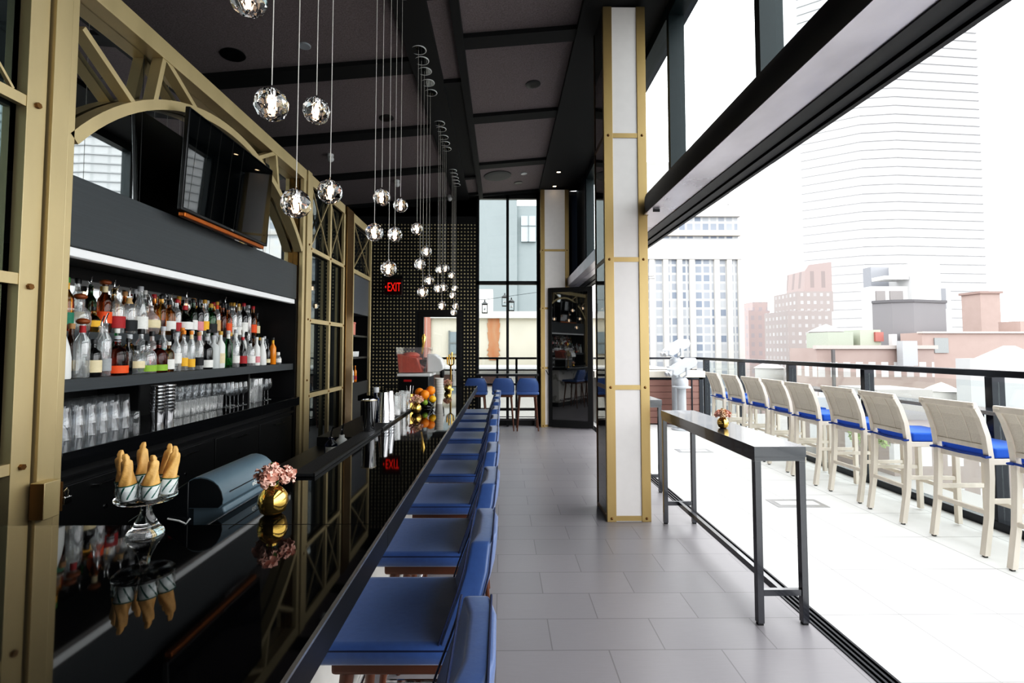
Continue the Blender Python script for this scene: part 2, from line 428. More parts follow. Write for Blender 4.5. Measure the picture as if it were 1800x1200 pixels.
# end window
w1 = thing('window_1', None, None, (0, 10.33, 0)); w1['kind'] = 'structure'
mb = MB()
for x, ww in ((-.53, .05), (.095, .055), (.74, .055)): mb.box(x, x+ww, -.05, .05, 0, 4.86)
mb.box(-.53, .79, -.05, .05, 2.945, 3.02); mb.box(-.53, .79, -.05, .05, 4.78, 4.86); mb.box(-.53, .79, -.05, .05, 0, .13); mb.box(-.53, .79, -.045, .045, .30, .35)
mb.build('window_frame', black, w1)
MB().box(-.5, .74, 0, .008, .13, 4.8).build('window_pane', pane_m, w1)

# right side: header beam, clerestory windows, folding-door track
hb = thing('header_beam', 'long black and brushed silver header beam over the open terrace side', 'beam'); hb['kind'] = 'structure'
X0, ZS = 1.345, 2.865
mb = MB()
mb.prism([(X0, ZS), (X0-.012, ZS+.03), (X0-.016, ZS+.09), (X0-.012, ZS+.14), (X0, ZS+.17), (X0+.12, ZS+.17), (X0+.12, ZS)], 'y', -3, 4.49)
mb.build('beam_band', beam_dark, hb, smooth=30)
MB().box(X0, X0+.12, 5.06, 10.3, ZS, ZS+.17).build('beam_band', beam_silver, hb)  # silver in place of black imitates light caught by the far face
mb = MB(); mb.box(X0+.002, 1.585, -3, 4.56, ZS-.004, ZS+.01); mb.box(1.39, 1.585, 4.56, 5.05, ZS-.004, ZS+.01); mb.box(X0+.122, 1.585, 5.06, 10.3, ZS-.004, ZS+.01)
mb.build('beam_soffit', beam_silver, hb)
mb = MB()
for i, (a, b, dzz) in enumerate(((1.585, 1.64, .0), (1.652, 1.70, .012), (1.712, 1.755, .0), (1.767, 1.80, .012), (1.81, 1.84, 0))):
    mb.box(a, b, -3, 10.3, ZS-.012+dzz, ZS+.05)
mb.box(1.585, 1.84, -3, 10.3, ZS+.03, ZS+.17); mb.box(1.39, 1.6, -3, 4.56, ZS+.012, ZS+.165); mb.box(1.47, 1.6, 5.06, 10.3, ZS+.012, ZS+.165)
mb.build('beam_track', beam_dark, hb)
MB().box(1.37, 1.43, 4.36, 4.372, ZS-.03, ZS-.006).build('latch_peg', black, hb)
for n, (ya, yb, ms) in enumerate(((-3, 4.62, (-2.2, -.45, 1.30, 2.97, 4.60)), (4.68, 10.3, (6.30, 8.0, 9.25, 10.24)))):
    wn_ = thing('window_%d' % (n+2), None, None); wn_['kind'] = 'structure'
    mb = MB()
    for y in ms: mb.box(1.62, 1.77, y, y+.06, 3.03, 4.96)
    mb.box(1.64, 1.77, ya, yb, 3.035, 3.07); mb.box(1.62, 1.77, ya, yb, 4.84, 4.97)
    mb.build('window_frame', win_frame, wn_)
    MB().box(1.715, 1.722, ya, yb, 3.07, 4.86).build('window_pane', pane_m, wn_)
struct('wall_right', MB().box(1.62, 1.9, -3, 10.5, 4.96, 5.02).box(1.60, 1.66, 9.30, 10.3, 3.03, 4.96).box(1.50, 1.62, 10.42, 10.45, 0, 4.9).box(1.40, 1.84, 10.2, 10.3, 0, 2.86), P('night_blue_panel', '0d1a2a', .4))
mb = MB()
for a in (1.80, 1.832, 1.864, 1.896): mb.box(a, a+.014, -3, 10.3, -.05, .006)
mb.box(1.80, 1.91, -3, 10.3, -.1, -.012)
struct('trim_%d' % k, mb, track_m); k += 1

# square columns
def column(x0, x1, y0, y1, label, bands, top):
    t = thing('clad_column', label, 'column'); t['kind'] = 'structure'
    mb = MB()
    fw = .085
    for a, b in ((x0, x0+fw), (x1-fw, x1)): mb.box(a, b, y0, y0+.025, 0, top)
    mb.box(x0, x0+.02, y0+.02, y0+.05, 0, top); mb.box(x1-.02, x1, y0+.02, y1, 0, top)
    mb.build('gold_corner_plate', gold_col, t, bevel=.002)
    mb = MB()
    for z in bands: mb.box(x0+fw, x1-fw, y0+.004, y0+.022, z-.022, z+.022)
    mb.build('gold_band', gold_col, t)
    MB().box(x0+fw-.01, x1-fw+.01, y0+.012, y0+.03, 0, top).build('white_panel', onyx, t)
    mb = MB(); mb.box(x0+.004, x0+.02, y0+.05, y1-.03, 0.03, top); mb.build('mirror_side', smoked_bronze, t)
    mb = MB()
    for z in bands: mb.box(x0, x0+.02, y0+.05, y1-.03, z-.02, z+.02)
    mb.box(x0-.002, x0+.022, y1-.035, y1, 0, top); mb.box(x0+.02, x1-.02, y0+.03, y1, 0, top)
    mb.build('dark_band', gold_dark, t)
    for z in bands:
        for x in (x0+fw/2, x1-fw/2): MB().sph((x, y0, z), .013, 8, 6, (1, .8, 1)).build('rivet', gold_dark, t, smooth=True)
    return t
gold_col = P('column_brass', 'b39a6a', .42, .55, .12, 7, (1, 1, .3))
smoked_bronze = P('bronze_mirror', '6d665f', .03, .85, .05, 2)
column(.975, 1.383, 4.58, 5.06, 'gold framed square column with white stone panels beside the console table', (.03, 1.235, 2.44, 3.635), 4.905)
column(.80, 1.39, 10.0, 10.3, 'far gold framed column with cream panels behind the folded glass door', (.03, 1.2, 2.42, 3.62), 4.89)

# folded glass door leaf at the far end of the terrace opening
d2 = thing('door_2', None, None, (.955, 9.98, 0), atan2(-.32, .945)); d2['kind'] = 'structure'
mb = MB(); Wd = .90; mb.box(0, .07, -.03, .03, .02, 2.83); mb.box(Wd-.10, Wd, -.03, .03, .02, 2.83); mb.box(.07, Wd-.10, -.03, .03, 2.74, 2.83); mb.box(.07, Wd-.10, -.03, .03, .02, .16)
mb.build('door_frame', black, d2, bevel=.004)
MB().box(.07, Wd-.10, -.008, .008, .16, 2.74).build('door_pane', dark_glass, d2)
mb = MB(); mb.box(.02, .05, -.05, -.03, .95, 1.2); mb.tube([(.035, -.06, 1.02), (-.03, -.12, 1.16)], .008, 6); mb.build('door_handle', steel_dark, d2)

# ================================================================== gold back-bar structure
XW = -2.15
ar = thing('gold_arch_screen', 'gold metal arch with zigzag struts above the bottle wall', 'metal screen')
mb = MB(); mb.box(-2.20, XW, 2.19, 2.283, 0, 3.62)
p1 = mb.build('post', gold, ar, bevel=.002)
mb = MB(); mb.box(-2.20, -2.128, 2.292, 2.378, 0, 3.60); mb.build('post', gold, ar, bevel=.002)
mb = MB(); mb.box(-2.22, -2.15, 2.402, 2.44, 0, 3.57); mb.build('post', gold, ar, bevel=.002)
MB().box(-2.21, -2.19, 2.2, 2.43, 0, 3.6).build('post_backing', gold_dark, ar)
mb = MB(); mb.box(-2.2, XW, 5.27, 5.33, 0, 3.445); mb.build('post', gold, ar, bevel=.002)
mb = MB(); mb.box(-2.2, XW+.012, 5.352, 5.47, 0, 3.57); mb.build('post', gold, ar, bevel=.002)
MB().box(-2.23, -2.19, 5.27, 5.47, 0, 3.57).build('post_backing', gold_dark, ar)
MB().box(-2.28, XW, 2.44, 5.34, 3.445, 3.565).build('beam', gold, ar, bevel=.002)
mb = MB(); Rr = 1.815; yc, zc = 3.85, 3.325-1.815; a0 = math.asin(1.41/Rr); n = 36
for i in range(n):
    a, b = -a0+2*a0*i/n, -a0+2*a0*(i+1)/n
    pr = []
    for t in (a, b):
        for rr, x in ((Rr-.03, -2.235), (Rr-.03, XW), (Rr+.03, XW), (Rr+.03, -2.235)):
            pr.append((x, yc+rr*sin(t), zc+rr*cos(t)))
    mb.hexa([pr[0], pr[1], pr[2], pr[3], pr[4], pr[5], pr[6], pr[7]])
mb.build('arch', gold, ar, smooth=20)
for (ya, za), (yb, zb) in (((2.475, 3.25), (2.84, 3.03)), ((3.00, 3.12), (3.075, 3.46)), ((3.09, 3.46), (3.44, 3.27)),
                           ((5.225, 3.25), (4.86, 3.03)), ((4.70, 3.12), (4.625, 3.46)), ((4.61, 3.46), (4.26, 3.27))):
    MB().bar((-2.19, ya, za), (-2.19, yb, zb), .035, .07, (1, 0, 0)).build('strut', gold, ar, bevel=.002)
for z in (2.72, 1.88, 1.07): MB().tube([(XW-.005, 2.236, z), (XW+.014, 2.236, z)], .014, 6).build('bolt', gold_dark, ar)
for z in (2.75, 1.92, 1.25): MB().sph((XW+.012, 5.41, z), .012, 8, 6).build('bolt', gold_dark, ar)

# recessed mirror, fascia and bronze return
mi = MB().box(-2.27, -2.25, 2.445, 5.25, 2.492, 3.443).build('wall_mirror', mirror_m); tag(mi, 'large mirror behind the gold arch over the bottle wall', 'mirror')
for y in (3.02, 3.40, 4.6): MB().box(-2.2499, -2.2492, y, y+.004, 2.5, 3.44).build('mirror_seam', black, mi)
rt = MB().box(-2.249, -2.20, 5.252, 5.268, 2.492, 3.443).build('return_panel', bronze, ar)
struct('trim_%d' % k, MB().box(-3.95, -2.44, 2.3, 8.1, 3.50, 3.56).box(-2.44, -2.28, 2.3, 5.3, 3.47, 3.56), ceil_black); k += 1
fa = MB().box(-2.75, -2.20, 2.446, 5.244, 2.126, 2.49).build('fascia_board', grey_wood, bevel=.003); tag(fa, 'wide charcoal wood fascia board above the bottle shelves', 'fascia')
led = thing('strip_light', 'long white strip light under the charcoal fascia', 'light')
MB().box(-2.265, -2.215, 2.46, 5.243, 2.075, 2.123).build('diffuser', led_m, led, bevel=.006)
mb = MB(); mb.box(-2.27, -2.21, 2.449, 2.46, 2.07, 2.124); mb.build('end_face', white_metal, led)

# niche: back, shelves, counter, cabinets
nb = thing('back_bar_cabinet', 'black wood back bar cabinet with bottle shelf, glass counter and drawers below', 'cabinet')
MB().box(-2.80, -2.76, 2.44, 5.27, .0, 2.125).build('back_panel', black_wood, nb)
MB().box(-2.76, -2.20, 5.245, 5.268, 0, 2.124).build('side_panel', black_wood, nb)
MB().box(-2.76, -2.22, 2.441, 2.447, 0, 2.124).build('side_panel', black_wood, nb)
MB().box(-2.76, -2.22, 2.448, 5.244, 1.375, 1.44).build('bottle_shelf', grey_wood, nb, bevel=.002)
MB().box(-2.76, -2.485, 2.448, 5.244, 1.44, 1.70).build('riser_step', grey_wood, nb, bevel=.002)
MB().box(-2.76, -2.155, 2.448, 5.262, 1.0, 1.085).build('counter', P('counter_black', '111214', .08, 0, .3, 30, (1, .1, 4)), nb, bevel=.002)
MB().box(-2.76, -2.48, 3.385, 3.40, 1.0855, 1.374).build('divider', black_wood, nb)
MB().box(-2.76, -2.36, 4.60, 4.63, 1.085, 1.375).build('divider', black_wood, nb)
MB().box(-2.76, -2.235, 2.448, 5.244, .05, 1.0).build('carcass', black, nb)
for i in range(4):
    y0 = 2.46+i*.695
    dr = MB().box(-2.235, -2.215, y0, y0+.68, .1, .90).build('door', plastic_black, nb, bevel=.003)
    mb = MB(); hy = y0+.34
    mb.tube([(-2.185, hy-.09, .86), (-2.185, hy+.09, .86)], .006, 8); mb.tube([(-2.215, hy-.08, .86), (-2.185, hy-.08, .86)], .005, 6); mb.tube([(-2.215, hy+.08, .86), (-2.185, hy+.08, .86)], .005, 6)
    mb.build('handle', steel, dr, smooth=True)
    lk = MB().tube([(-2.215, hy, .72), (-2.21, hy, .72)], .012, 10).build('lock', steel, dr)
MB().box(-2.232, -2.205, 2.448, 5.244, .925, .945).build('rail', steel_dark, nb)
m2 = MB().box(-2.757, -2.745, 2.45, 5.24, 1.71, 2.05).build('shelf_mirror', mirror_m); tag(m2, 'mirror strip behind the upper row of bottles', 'mirror')

# lattice panels: near-left and the two further cabinets
def lattice(y0, y1, label, mids, last, cross=True, zt=3.445, z0=.02, rails=(1.07, 1.91, 2.72), mats=(gold, smoked), mirror_only=None, tilt=0):
    t = thing('gold_lattice_screen', label, 'metal screen')
    ys = [y0]+mids+[y1]
    for y in ys[:None if last else -1]:
        MB().box(XW-.035, XW, y-.028, y+.028, z0, zt).build('stile', gold, t, bevel=.002)
    for z in rails+(zt+.06,):
        h = .05 if z < zt else .12
        MB().box(XW-.033, XW-.004, y0-.02, y1+.02, z-h/2, z+h/2).build('rail', gold, t)
    for a, b in zip(ys, ys[1:]):
        zz = rails[-1]+.03
        if cross:
            mb = MB(); mb.bar((XW-.02, a+.03, zz), (XW-.02, b-.03, zt), .012, .016, (1, 0, 0)); mb.bar((XW-.02, b-.03, zz), (XW-.02, a+.03, zt), .012, .016, (1, 0, 0))
            mb.build('cross_brace', gold, t)
    for y in ys[:None if last else -1]:
        for z in rails: MB().sph((XW, y, z), .013, 8, 6).build('bolt', gold_dark, t)
    return t
lattice(.9, 2.17, 'gold lattice screen over dark mirror at the near left edge', [1.53], 0)
a_ = MB().box(-2.23, -2.205, .9, 2.17, .02, 3.6).build('wall_mirror', P('tinted_mirror', '6f7d7d', .02, .9, .03, 2)); tag(a_, 'dark tinted mirror behind the nearest gold lattice screen', 'mirror')
lattice(5.50, 6.66, 'gold lattice screen with four mirrored rows right of the bottle wall', [6.13], 1)
a_ = MB().box(-2.23, -2.205, 5.475, 6.70, .02, 3.6).build('wall_mirror', P('tinted_mirror_far', '59605f', .02, .9, .03, 2)); tag(a_, 'dark mirror behind the lattice screen right of the bottle wall', 'mirror')
pw = MB().box(-2.24, -2.135, 6.72, 7.02, 0, 3.565).build('gold_pillar', bronze, bevel=.003); tag(pw, 'broad bronze pillar between the two far lattice screens', 'pillar')
fc = thing('gold_tall_cabinet', 'farthest gold framed tall cabinet with open shelves and cross braced top', 'cabinet')
for y in (7.08, 8.03): MB().box(XW-.035, XW, y-.03, y+.03, .02, 3.445).build('stile', gold, fc, bevel=.002)
for z in (2.73, 3.5): MB().box(XW-.033, XW-.004, 7.05, 8.06, z-.03 if z < 3 else 3.445, z+.03 if z < 3 else 3.565).build('rail', gold, fc)
mb = MB(); mb.bar((XW-.02, 7.12, 2.77), (XW-.02, 8.0, 3.44), .012, .018, (1, 0, 0)); mb.bar((XW-.02, 8.0, 2.77), (XW-.02, 7.12, 3.44), .012, .018, (1, 0, 0)); mb.build('cross_brace', gold, fc)
MB().box(-2.22, -2.195, 7.1, 8.0, 2.76, 3.45).build('top_pane', smoked, fc)
MB().box(-2.70, -2.18, 7.1, 8.0, 2.12, 2.70).build('door', P('slate_laminate', '4a4d52', .45, 0, .12, 20, (1, .2, 4)), fc, bevel=.003)
mb = MB(); mb.box(-2.72, -2.70, 7.05, 8.05, 0, 2.7); mb.box(-2.7, -2.2, 7.05, 7.08, 0, 2.7); mb.box(-2.7, -2.2, 8.03, 8.06, 0, 2.7); mb.build('carcass', black_wood, fc)
for z in (1.80, 1.47): MB().box(-2.70, -2.20, 7.085, 8.025, z-.03, z).build('shelf', black_wood, fc)
MB().box(-2.70, -2.17, 7.085, 8.0, .02, 1.09).build('lower_cupboard', black_wood, fc, bevel=.003)
# things in the far cabinet
bx_ = thing('coral_carton', 'coral pink carton on the top shelf of the far gold cabinet', 'box', (-2.36, 7.42, 1.801))
MB().box(-.11, .11, -.13, .13, 0, .17).build('carton', P('coral_card', 'd98a7a', .6, 0, .1), bx_, bevel=.004); MB().box(-.115, .115, -.135, .135, .17, .20).build('lid', P('card_lid', 'c5776a', .6), bx_, bevel=.003)
mug_me = MB().lathe([(.03, 0), (.036, .02), (.038, .08), (.034, .08), (.032, .01), (0, .008)], 16).mesh('cup', white_plastic, smooth=True)
for i in range(6):
    o = put('white_cup', mug_me, None, (-2.30, 7.2+i*.115, 1.4706)); tag(o, 'small white cup, %s from the left on the middle shelf of the far cabinet' % ORD[i], 'cup', 'white cups in the far cabinet')

# ================================================================== television
tv = thing('television', 'black wall television tilted out in front of the gold arch mirror', 'television', (-2.075, 3.765, 2.85))
tv.rotation_euler = (0, radians(3), 0)
MB().box(-.03, .0, -.585, .585, -.345, .345).build('housing', plastic_black, tv, bevel=.006)
MB().box(.0, .004, -.573, .573, -.325, .335).build('screen', screen_m, tv)
MB().box(-.05, -.005, -.54, .54, -.38, -.347).build('reflection_strip', reflection_orange, tv, bevel=.008)  # added strip whose orange paints a reflection under the screen
MB().box(-.165, -.03, -.12, .12, -.12, .12).build('wall_bracket', black, tv)
mb = MB(); mb.box(.0, .005, -.012, .03, -.343, -.332); mb.build('logo_plate', steel, tv)

# lock box on the post
lb = thing('lock_box', 'brass box with padlock fixed to the near gold post', 'box')
MB().box(-2.128, -2.065, 2.262, 2.345, .825, .99).build('box_body', gold, lb, bevel=.003)
MB().box(-2.126, -2.067, 2.259, 2.262, .828, .987).build('painted_shade_side', gold_dark, lb)  # dark sheet painting the shade on the box's near side
MB().box(-2.075, -2.060, 2.345, 2.352, .84, .975).build('hasp_plate', gold_dark, lb)
pl = MB().box(-2.072, -2.052, 2.355, 2.395, .865, .90).build('padlock', steel, lb, bevel=.004)
MB().tube([(-2.062, 2.363, .90), (-2.062, 2.363, .925), (-2.062, 2.375, .937), (-2.062, 2.387, .925), (-2.062, 2.387, .90)], .004, 8).build('shackle', chrome, pl, smooth=True)

# ================================================================== the bar
BX0, BX1 = -.883, -.348
def countertop(x0, x1, y0, y1, label, front=None, ez=.0):
    t = thing('bar_countertop', label, 'countertop')
    MB().box(x0, x1-.0, y0, y1, 1.012, 1.07).build('stone_slab', granite, t, bevel=.0015)
    return t
t = countertop(-2.13, BX1, -.9, 1.5065, 'near polished black stone bar top carrying the glass pastry stand')
MB().box(BX1, BX1+.004, -.9, 1.5065, 1.0, 1.0695).build('front_edge', slab_edge, t); MB().box(BX1-.003, BX1+.0055, -.9, 1.5065, 1.0655, 1.0715).build('edge_trim', edge_trim, t)
t = countertop(BX0, BX1, 1.5085, 6.95, 'long polished black stone bar top running past the blue stools')
MB().box(BX1, BX1+.004, 1.5085, 6.95, 1.0, 1.0695).build('front_edge', slab_edge, t); MB().box(BX1-.003, BX1+.0055, 1.5085, 6.95, 1.0655, 1.0715).build('edge_trim', edge_trim, t)
MB().box(BX0-.006, BX0, 1.5085, 6.95, 1.0, 1.0712).build('inner_trim', edge_trim, t)
countertop(-1.62, BX0-.008, 5.55, 6.95, 'far return of the black stone bar top under the frozen drink machine')
bb = thing('bar_counter_base', 'white marble bar front standing behind the row of blue stools', 'bar counter')
MB().box(-.86, -.64, -.9, 6.9, .12, 1.01).build('marble_front', marble, bb)
MB().box(-.84, -.67, -.9, 6.9, 0, .12).build('kick_plate', black, bb)
mb = MB(); mb.box(-2.1, -.865, -.5, 1.42, 0, .996); mb.build('return_panel', black, bb)
mb = MB(); mb.box(-1.6, -.895, 5.6, 6.9, 0, .996); mb.build('return_panel', black, bb)
fr = thing('foot_rail', 'round steel foot rail along the foot of the bar front', 'rail')
MB().tube([(-.585, -.9, .2), (-.585, 6.9, .2)], .02, 10).build('tube', steel, fr, smooth=True)
for y in (-.5, .9, 2.3, 3.7, 5.1, 6.5):
    MB().tube([(-.585, y, .2), (-.64, y, .2)], .012, 8).build('bracket', steel, fr, smooth=True)
ub = thing('underbar_station', 'dark steel work station behind the long bar top', 'work station')
MB().box(-1.42, -.90, 1.55, 5.5, .80, .86).build('worktop', steel_dark, ub, bevel=.003)
MB().box(-1.40, -.92, 1.57, 5.48, .08, .80).build('cabinet_body', black, ub)
MB().box(-1.40, -.95, 3.75, 5.3, .862, .93).build('bin_lid', black, ub, bevel=.004)
bm_ = thing('bar_mat', 'long black rubber bar mat along the inner edge of the bar', 'bar mat')
MB().box(-.872, -.775, 2.05, 4.35, 1.0712, 1.084).build('mat', rubber, bm_, bevel=.003)
mb = MB()
for y in (2.05, 3.2, 4.33): mb.box(-.777, -.770, y, y+1.10 if y < 4 else y+.02, 1.0712, 1.086)
mb.build('lip', steel_dark, bm_)

# ---- blue bar stool (front is towards -X)
def make_stool(label):
    t = thing('bar_stool', label, 'stool', group=None)
    # seat cushion
    mb = MB(); x0, x1, hw, z0, z1 = -.27, .20, .222, .695, .755
    mb.box(x0, x1, -hw, hw, z0, z1)
    seat = mb.build('seat', leather, t, bevel=.028)
    mb = MB()
    mb.tube([(x1-.02, -hw+.004, z1-.014), (x0+.02, -hw+.004, z1-.014), (x0+.004, -hw+.02, z1-.014), (x0+.004, hw-.02, z1-.014), (x0+.02, hw-.004, z1-.014), (x1-.02, hw-.004, z1-.014)], .003, 6)
    mb.build('piping', piping_m, seat, smooth=True)
    # backrest: tapered, folded slightly outwards near the middle
    secs = [(.70, .20, .172, .072), (.80, .222, .205, .072), (.90, .214, .24, .07), (.95, .198, .254, .068), (1.022, .158, .262, .062)]
    vs, fs = [], []
    for z, hwid, x, th in secs:
        for y, dx in ((-hwid, -.018), (-hwid*.5, 0), (hwid*.5, 0), (hwid, -.018)):
            vs.append((x-th+dx, y, z))
        for y, dx in ((hwid, -.018), (hwid*.5, 0), (-hwid*.5, 0), (-hwid, -.018)):
            vs.append((x+dx, y, z))
    for i in range(len(secs)-1):
        for q in range(8):
            q2 = (q+1) % 8; fs.append((i*8+q, i*8+q2, (i+1)*8+q2, (i+1)*8+q))
    for b in (0, (len(secs)-1)*8):
        fs += [(b, b+1, b+6, b+7), (b+1, b+2, b+5, b+6), (b+2, b+3, b+4, b+5)]
    mb = MB(); mb.add(vs, fs)
    back = mb.build('backrest', leather, t, smooth=38, bevel=.012)
    for dx_ in (0, 1):
        pl_ = [(x-th*dx_-.018+.004*(1-2*dx_), hw_-.003, z) for z, hw_, x, th in secs]
        pl_ = [(x, -y, z) for x, y, z in pl_]+[(x, y, z+.0) for x, y, z in pl_[::-1]]
        MB().tube(pl_, .003, 6).build('piping', piping_m, back, smooth=True)
    # timber frame
    mb = MB(); mb.box(-.22, .17, -.185, .185, .652, .695); mb.build('seat_frame', walnut, t, bevel=.012)
    for sx in (-1, 1):
        for sy in (-1, 1):
            MB().tube([(-.025+sx*.155, sy*.155, .655), (-.025+sx*.215, sy*.205, 0)], [.021, .012], 12).build('leg', walnut, t, smooth=True)
    mb = MB(); a = .192
    mb.tube([(-.025-a, -a+.01, .22), (-.025-a, a-.01, .22)], .009, 8); mb.tube([(-.025+a, -a+.01, .22), (-.025+a, a-.01, .22)], .009, 8)
    mb.tube([(-.025-a, -a+.01, .22), (-.025+a, -a+.01, .22)], .009, 8); mb.tube([(-.025-a, a-.01, .22), (-.025+a, a-.01, .22)], .009, 8)
    mb.build('footrest', chrome, t, smooth=True)
    return t
sy = [1.02, 1.65, 2.28, 2.915, 3.55, 4.19, 4.83, 5.46, 6.08, 6.68]
nm = ['nearest', 'second nearest', 'third nearest', 'fourth nearest', 'fifth nearest', 'sixth nearest', 'seventh nearest', 'eighth nearest', 'second farthest', 'farthest']
stool = make_stool('')
lab = lambda i: 'blue leather bar stool with walnut legs at the long bar, %s of the ten' % nm[i]
stool.location = (-.272, sy[0], 0); stool['label'] = lab(0); stool['group'] = 'blue stools along the bar'
for i in range(1, 10): dup(stool, (-.272+R.uniform(-.006, .006), sy[i], 0), R.uniform(-.012, .012), lab(i))
for x, s_ in ((-.50, 'leftmost, partly behind the bar end'), (0.03, 'middle of the three'), (.505, 'rightmost, beside the far column')):
    o = dup(stool, (x, 9.72, 0), -pi/2, 'blue leather stool at the end window counter, %s' % s_); o['group'] = 'blue stools at the end window'
ec = thing('window_counter', 'narrow black counter along the end window behind three blue stools', 'counter')
MB().box(-.52, .76, 9.99, 10.22, 1.03, 1.075).build('top', black, ec, bevel=.003)
MB().box(-.50, .74, 10.12, 10.15, .84, .88).build('rail', black, ec)
for x in (-.45, .12, .70): MB().box(x-.02, x+.02, 10.12, 10.16, 0, 1.03).build('support', black, ec)

# ================================================================== pendants
cry = MB()
import bmesh
_bm = bmesh.new(); bmesh.ops.create_icosphere(_bm, subdivisions=2, radius=.0635); 
_q = Matrix.Rotation(.4, 3, 'X') @ Matrix.Rotation(.7, 3, 'Z')
cry.add([_q @ v.co for v in _bm.verts], [[v.index for v in f.verts] for f in _bm.faces]); _bm.free()
cry_me = cry.mesh('crystal_ball', crystal)
bulb_me = MB().lathe([(.004, -.03), (.009, -.026), (.010, .012), (.006, .02), (0, .022)], 10).mesh('bulb', bulb_m, smooth=True)
sock_me = MB().lathe([(.011, .02), (.011, .05), (.006, .064), (.003, .075)], 10).mesh('socket', chrome, smooth=True)
can_rim = MB().ring((0, 0, .003), .078, .0065, 28, 8).mesh('canopy_rim', white_plastic, smooth=True)
can_me = MB().lathe([(0, .0), (.074, 0), (.082, .006), (.082, .014), (.076, .018), (0, .018)], 24).mesh('canopy', smoked, smooth=30)
groups = [('nearest', [(1.652, 2.813), (1.837, 2.529), (2.074, 2.217), (2.281, 2.724), (2.481, 2.400)]),
          ('second', [(3.354, 2.400), (3.548, 2.704), (3.787, 2.218), (3.995, 2.535), (4.207, 2.839)]),
          ('third', [(5.035, 2.838), (5.228, 2.503), (5.430, 2.226), (5.673, 2.727), (5.90, 2.420)]),
          ('fourth', [(6.72, 2.423), (6.906, 2.716), (7.174, 2.226), (7.392, 2.522), (7.60, 2.844)]),
          ('farthest', [(8.55, 2.877), (8.74, 2.55), (8.93, 2.259), (9.115, 2.722), (9.30, 2.408)])]
for g, ps in groups:
    zs = sorted(z for _, z in ps)
    for i, (y, z) in enumerate(ps):
        t = thing('pendant_light', 'crystal ball pendant, %s from the front in the %s cluster of five over the bar' % (ORD[i], g), 'pendant light', (-.88, y, z), 0, 'crystal ball pendants, %s cluster' % g)
        bo = put('crystal_ball', cry_me, t); bo.rotation_euler = (R.uniform(-.1, .1), R.uniform(-.1, .1), R.uniform(0, 6))
        put('bulb', bulb_me, bo); put('socket', sock_me, t)
        zt = cz(-.88)+.02
        MB().tube([(0, 0, .07), (0, 0, zt-z-.01)], .0022, 6).build('cord', cord_m, t)
        cn_ = put('canopy', can_me, t, (0, 0, zt-z-.022)); put('canopy_rim', can_rim, cn_)

# ================================================================== ceiling fittings
def disc(name, x, y, r, mat, label, cat, t=.012, below=.0):
    sl = atan2(.0895, 1)
    o = MB().lathe([(r, 0), (r, -t*.6), (r*.85, -t), (r*.35, -t*.8), (0, -t*.8)], 28).build(name, mat, smooth=30)
    o.location = (x, y, cz(x)+CUP-.001); o.rotation_euler = (0, -sl, 0)
    return tag(o, label, cat)
disc('ceiling_speaker', -2.79, 4.97, .12, plastic_black, 'round black ceiling speaker above the near end of the arch', 'speaker')
disc('ceiling_speaker', -1.58, 6.58, .10, plastic_black, 'round black ceiling speaker behind the pendant cords', 'speaker')
disc('ceiling_speaker', .393, 6.02, .095, plastic_black, 'round dark ceiling speaker in the panel near the column', 'speaker')
disc('ceiling_cover', -2.03, 4.92, .062, white_metal, 'small round white cover on the near left ceiling panel', 'cover')
disc('ceiling_cover', .42, 9.18, .062, white_metal, 'small round white cover on the far right ceiling panel', 'cover')
disc('ceiling_access_cover', -.08, 9.18, .26, P('grey_cover', '3a393c', .6), 'large round grey cover on the farthest ceiling panel', 'cover', .02)
disc('ceiling_speaker', .33, 9.68, .085, plastic_black, 'small black ceiling speaker nearest the end window', 'speaker')
for x, y, s_ in ((1.07, 9.06, 'nearer'), (1.08, 9.87, 'farther')):
    t = thing('downlight', 'small warm downlight in the black soffit by the far column, %s of the two' % s_, 'downlight', (x, y, cz(x)-.002))
    MB().ring((0, 0, -.003), .045, .007, 24, 6).build('trim_ring', black, t, smooth=True); MB().lathe([(.038, -.003), (.02, -.006), (0, -.006)], 18).build('lens', down_m, t)
def camera_dome(x, y, z, label):
    t = thing('security_camera', label, 'security camera', (x, y, z))
    MB().lathe([(.05, 0), (.05, -.03), (.04, -.06), (0, -.06)], 16).build('mount', white_plastic, t, smooth=30)
    MB().sph((.01, -.01, -.08), .05, 14, 9).build('dome', white_plastic, t, smooth=True)
camera_dome(-2.70, 7.6, cz(-2.7)+CUP, 'small white security camera on the ceiling behind a near pendant')
camera_dome(-1.95, 8.98, cz(-1.95)+CUP, 'small white ceiling camera between the second pendant cluster cords')
camera_dome(-1.1, 10.1, cz(-1.1)+CUP, 'small white camera at the top of the studded end wall')

ex = thing('exit_sign', 'red lit EXIT sign hanging in front of the studded wall', 'sign', (-2.2, 9.9, 2.84))
MB().box(-.18, .18, -.02, .02, -.16, .165).build('housing', exit_dark, ex, bevel=.006)
MB().box(-.20, .20, -.03, .03, .165, .22).build('top_bar', plastic_black, ex)
tm = put('lettering', text_mesh('lettering', 'EXIT', .19, exit_red, .001), ex, (0.02, -.024, -.01)); tm.rotation_euler = (pi/2, 0, 0); tm.scale = (.70, 1.35, 1)
tm = put('arrow', MB().prism([(-.165, 0), (-.14, .03), (-.14, -.03)], 'y', -.024, -.021).mesh('arrow', exit_red), ex)
MB().tube([(0, 0, .22), (0, 0, cz(-2.2)+CUP-2.84)], .008, 8).build('hanger', black, ex)

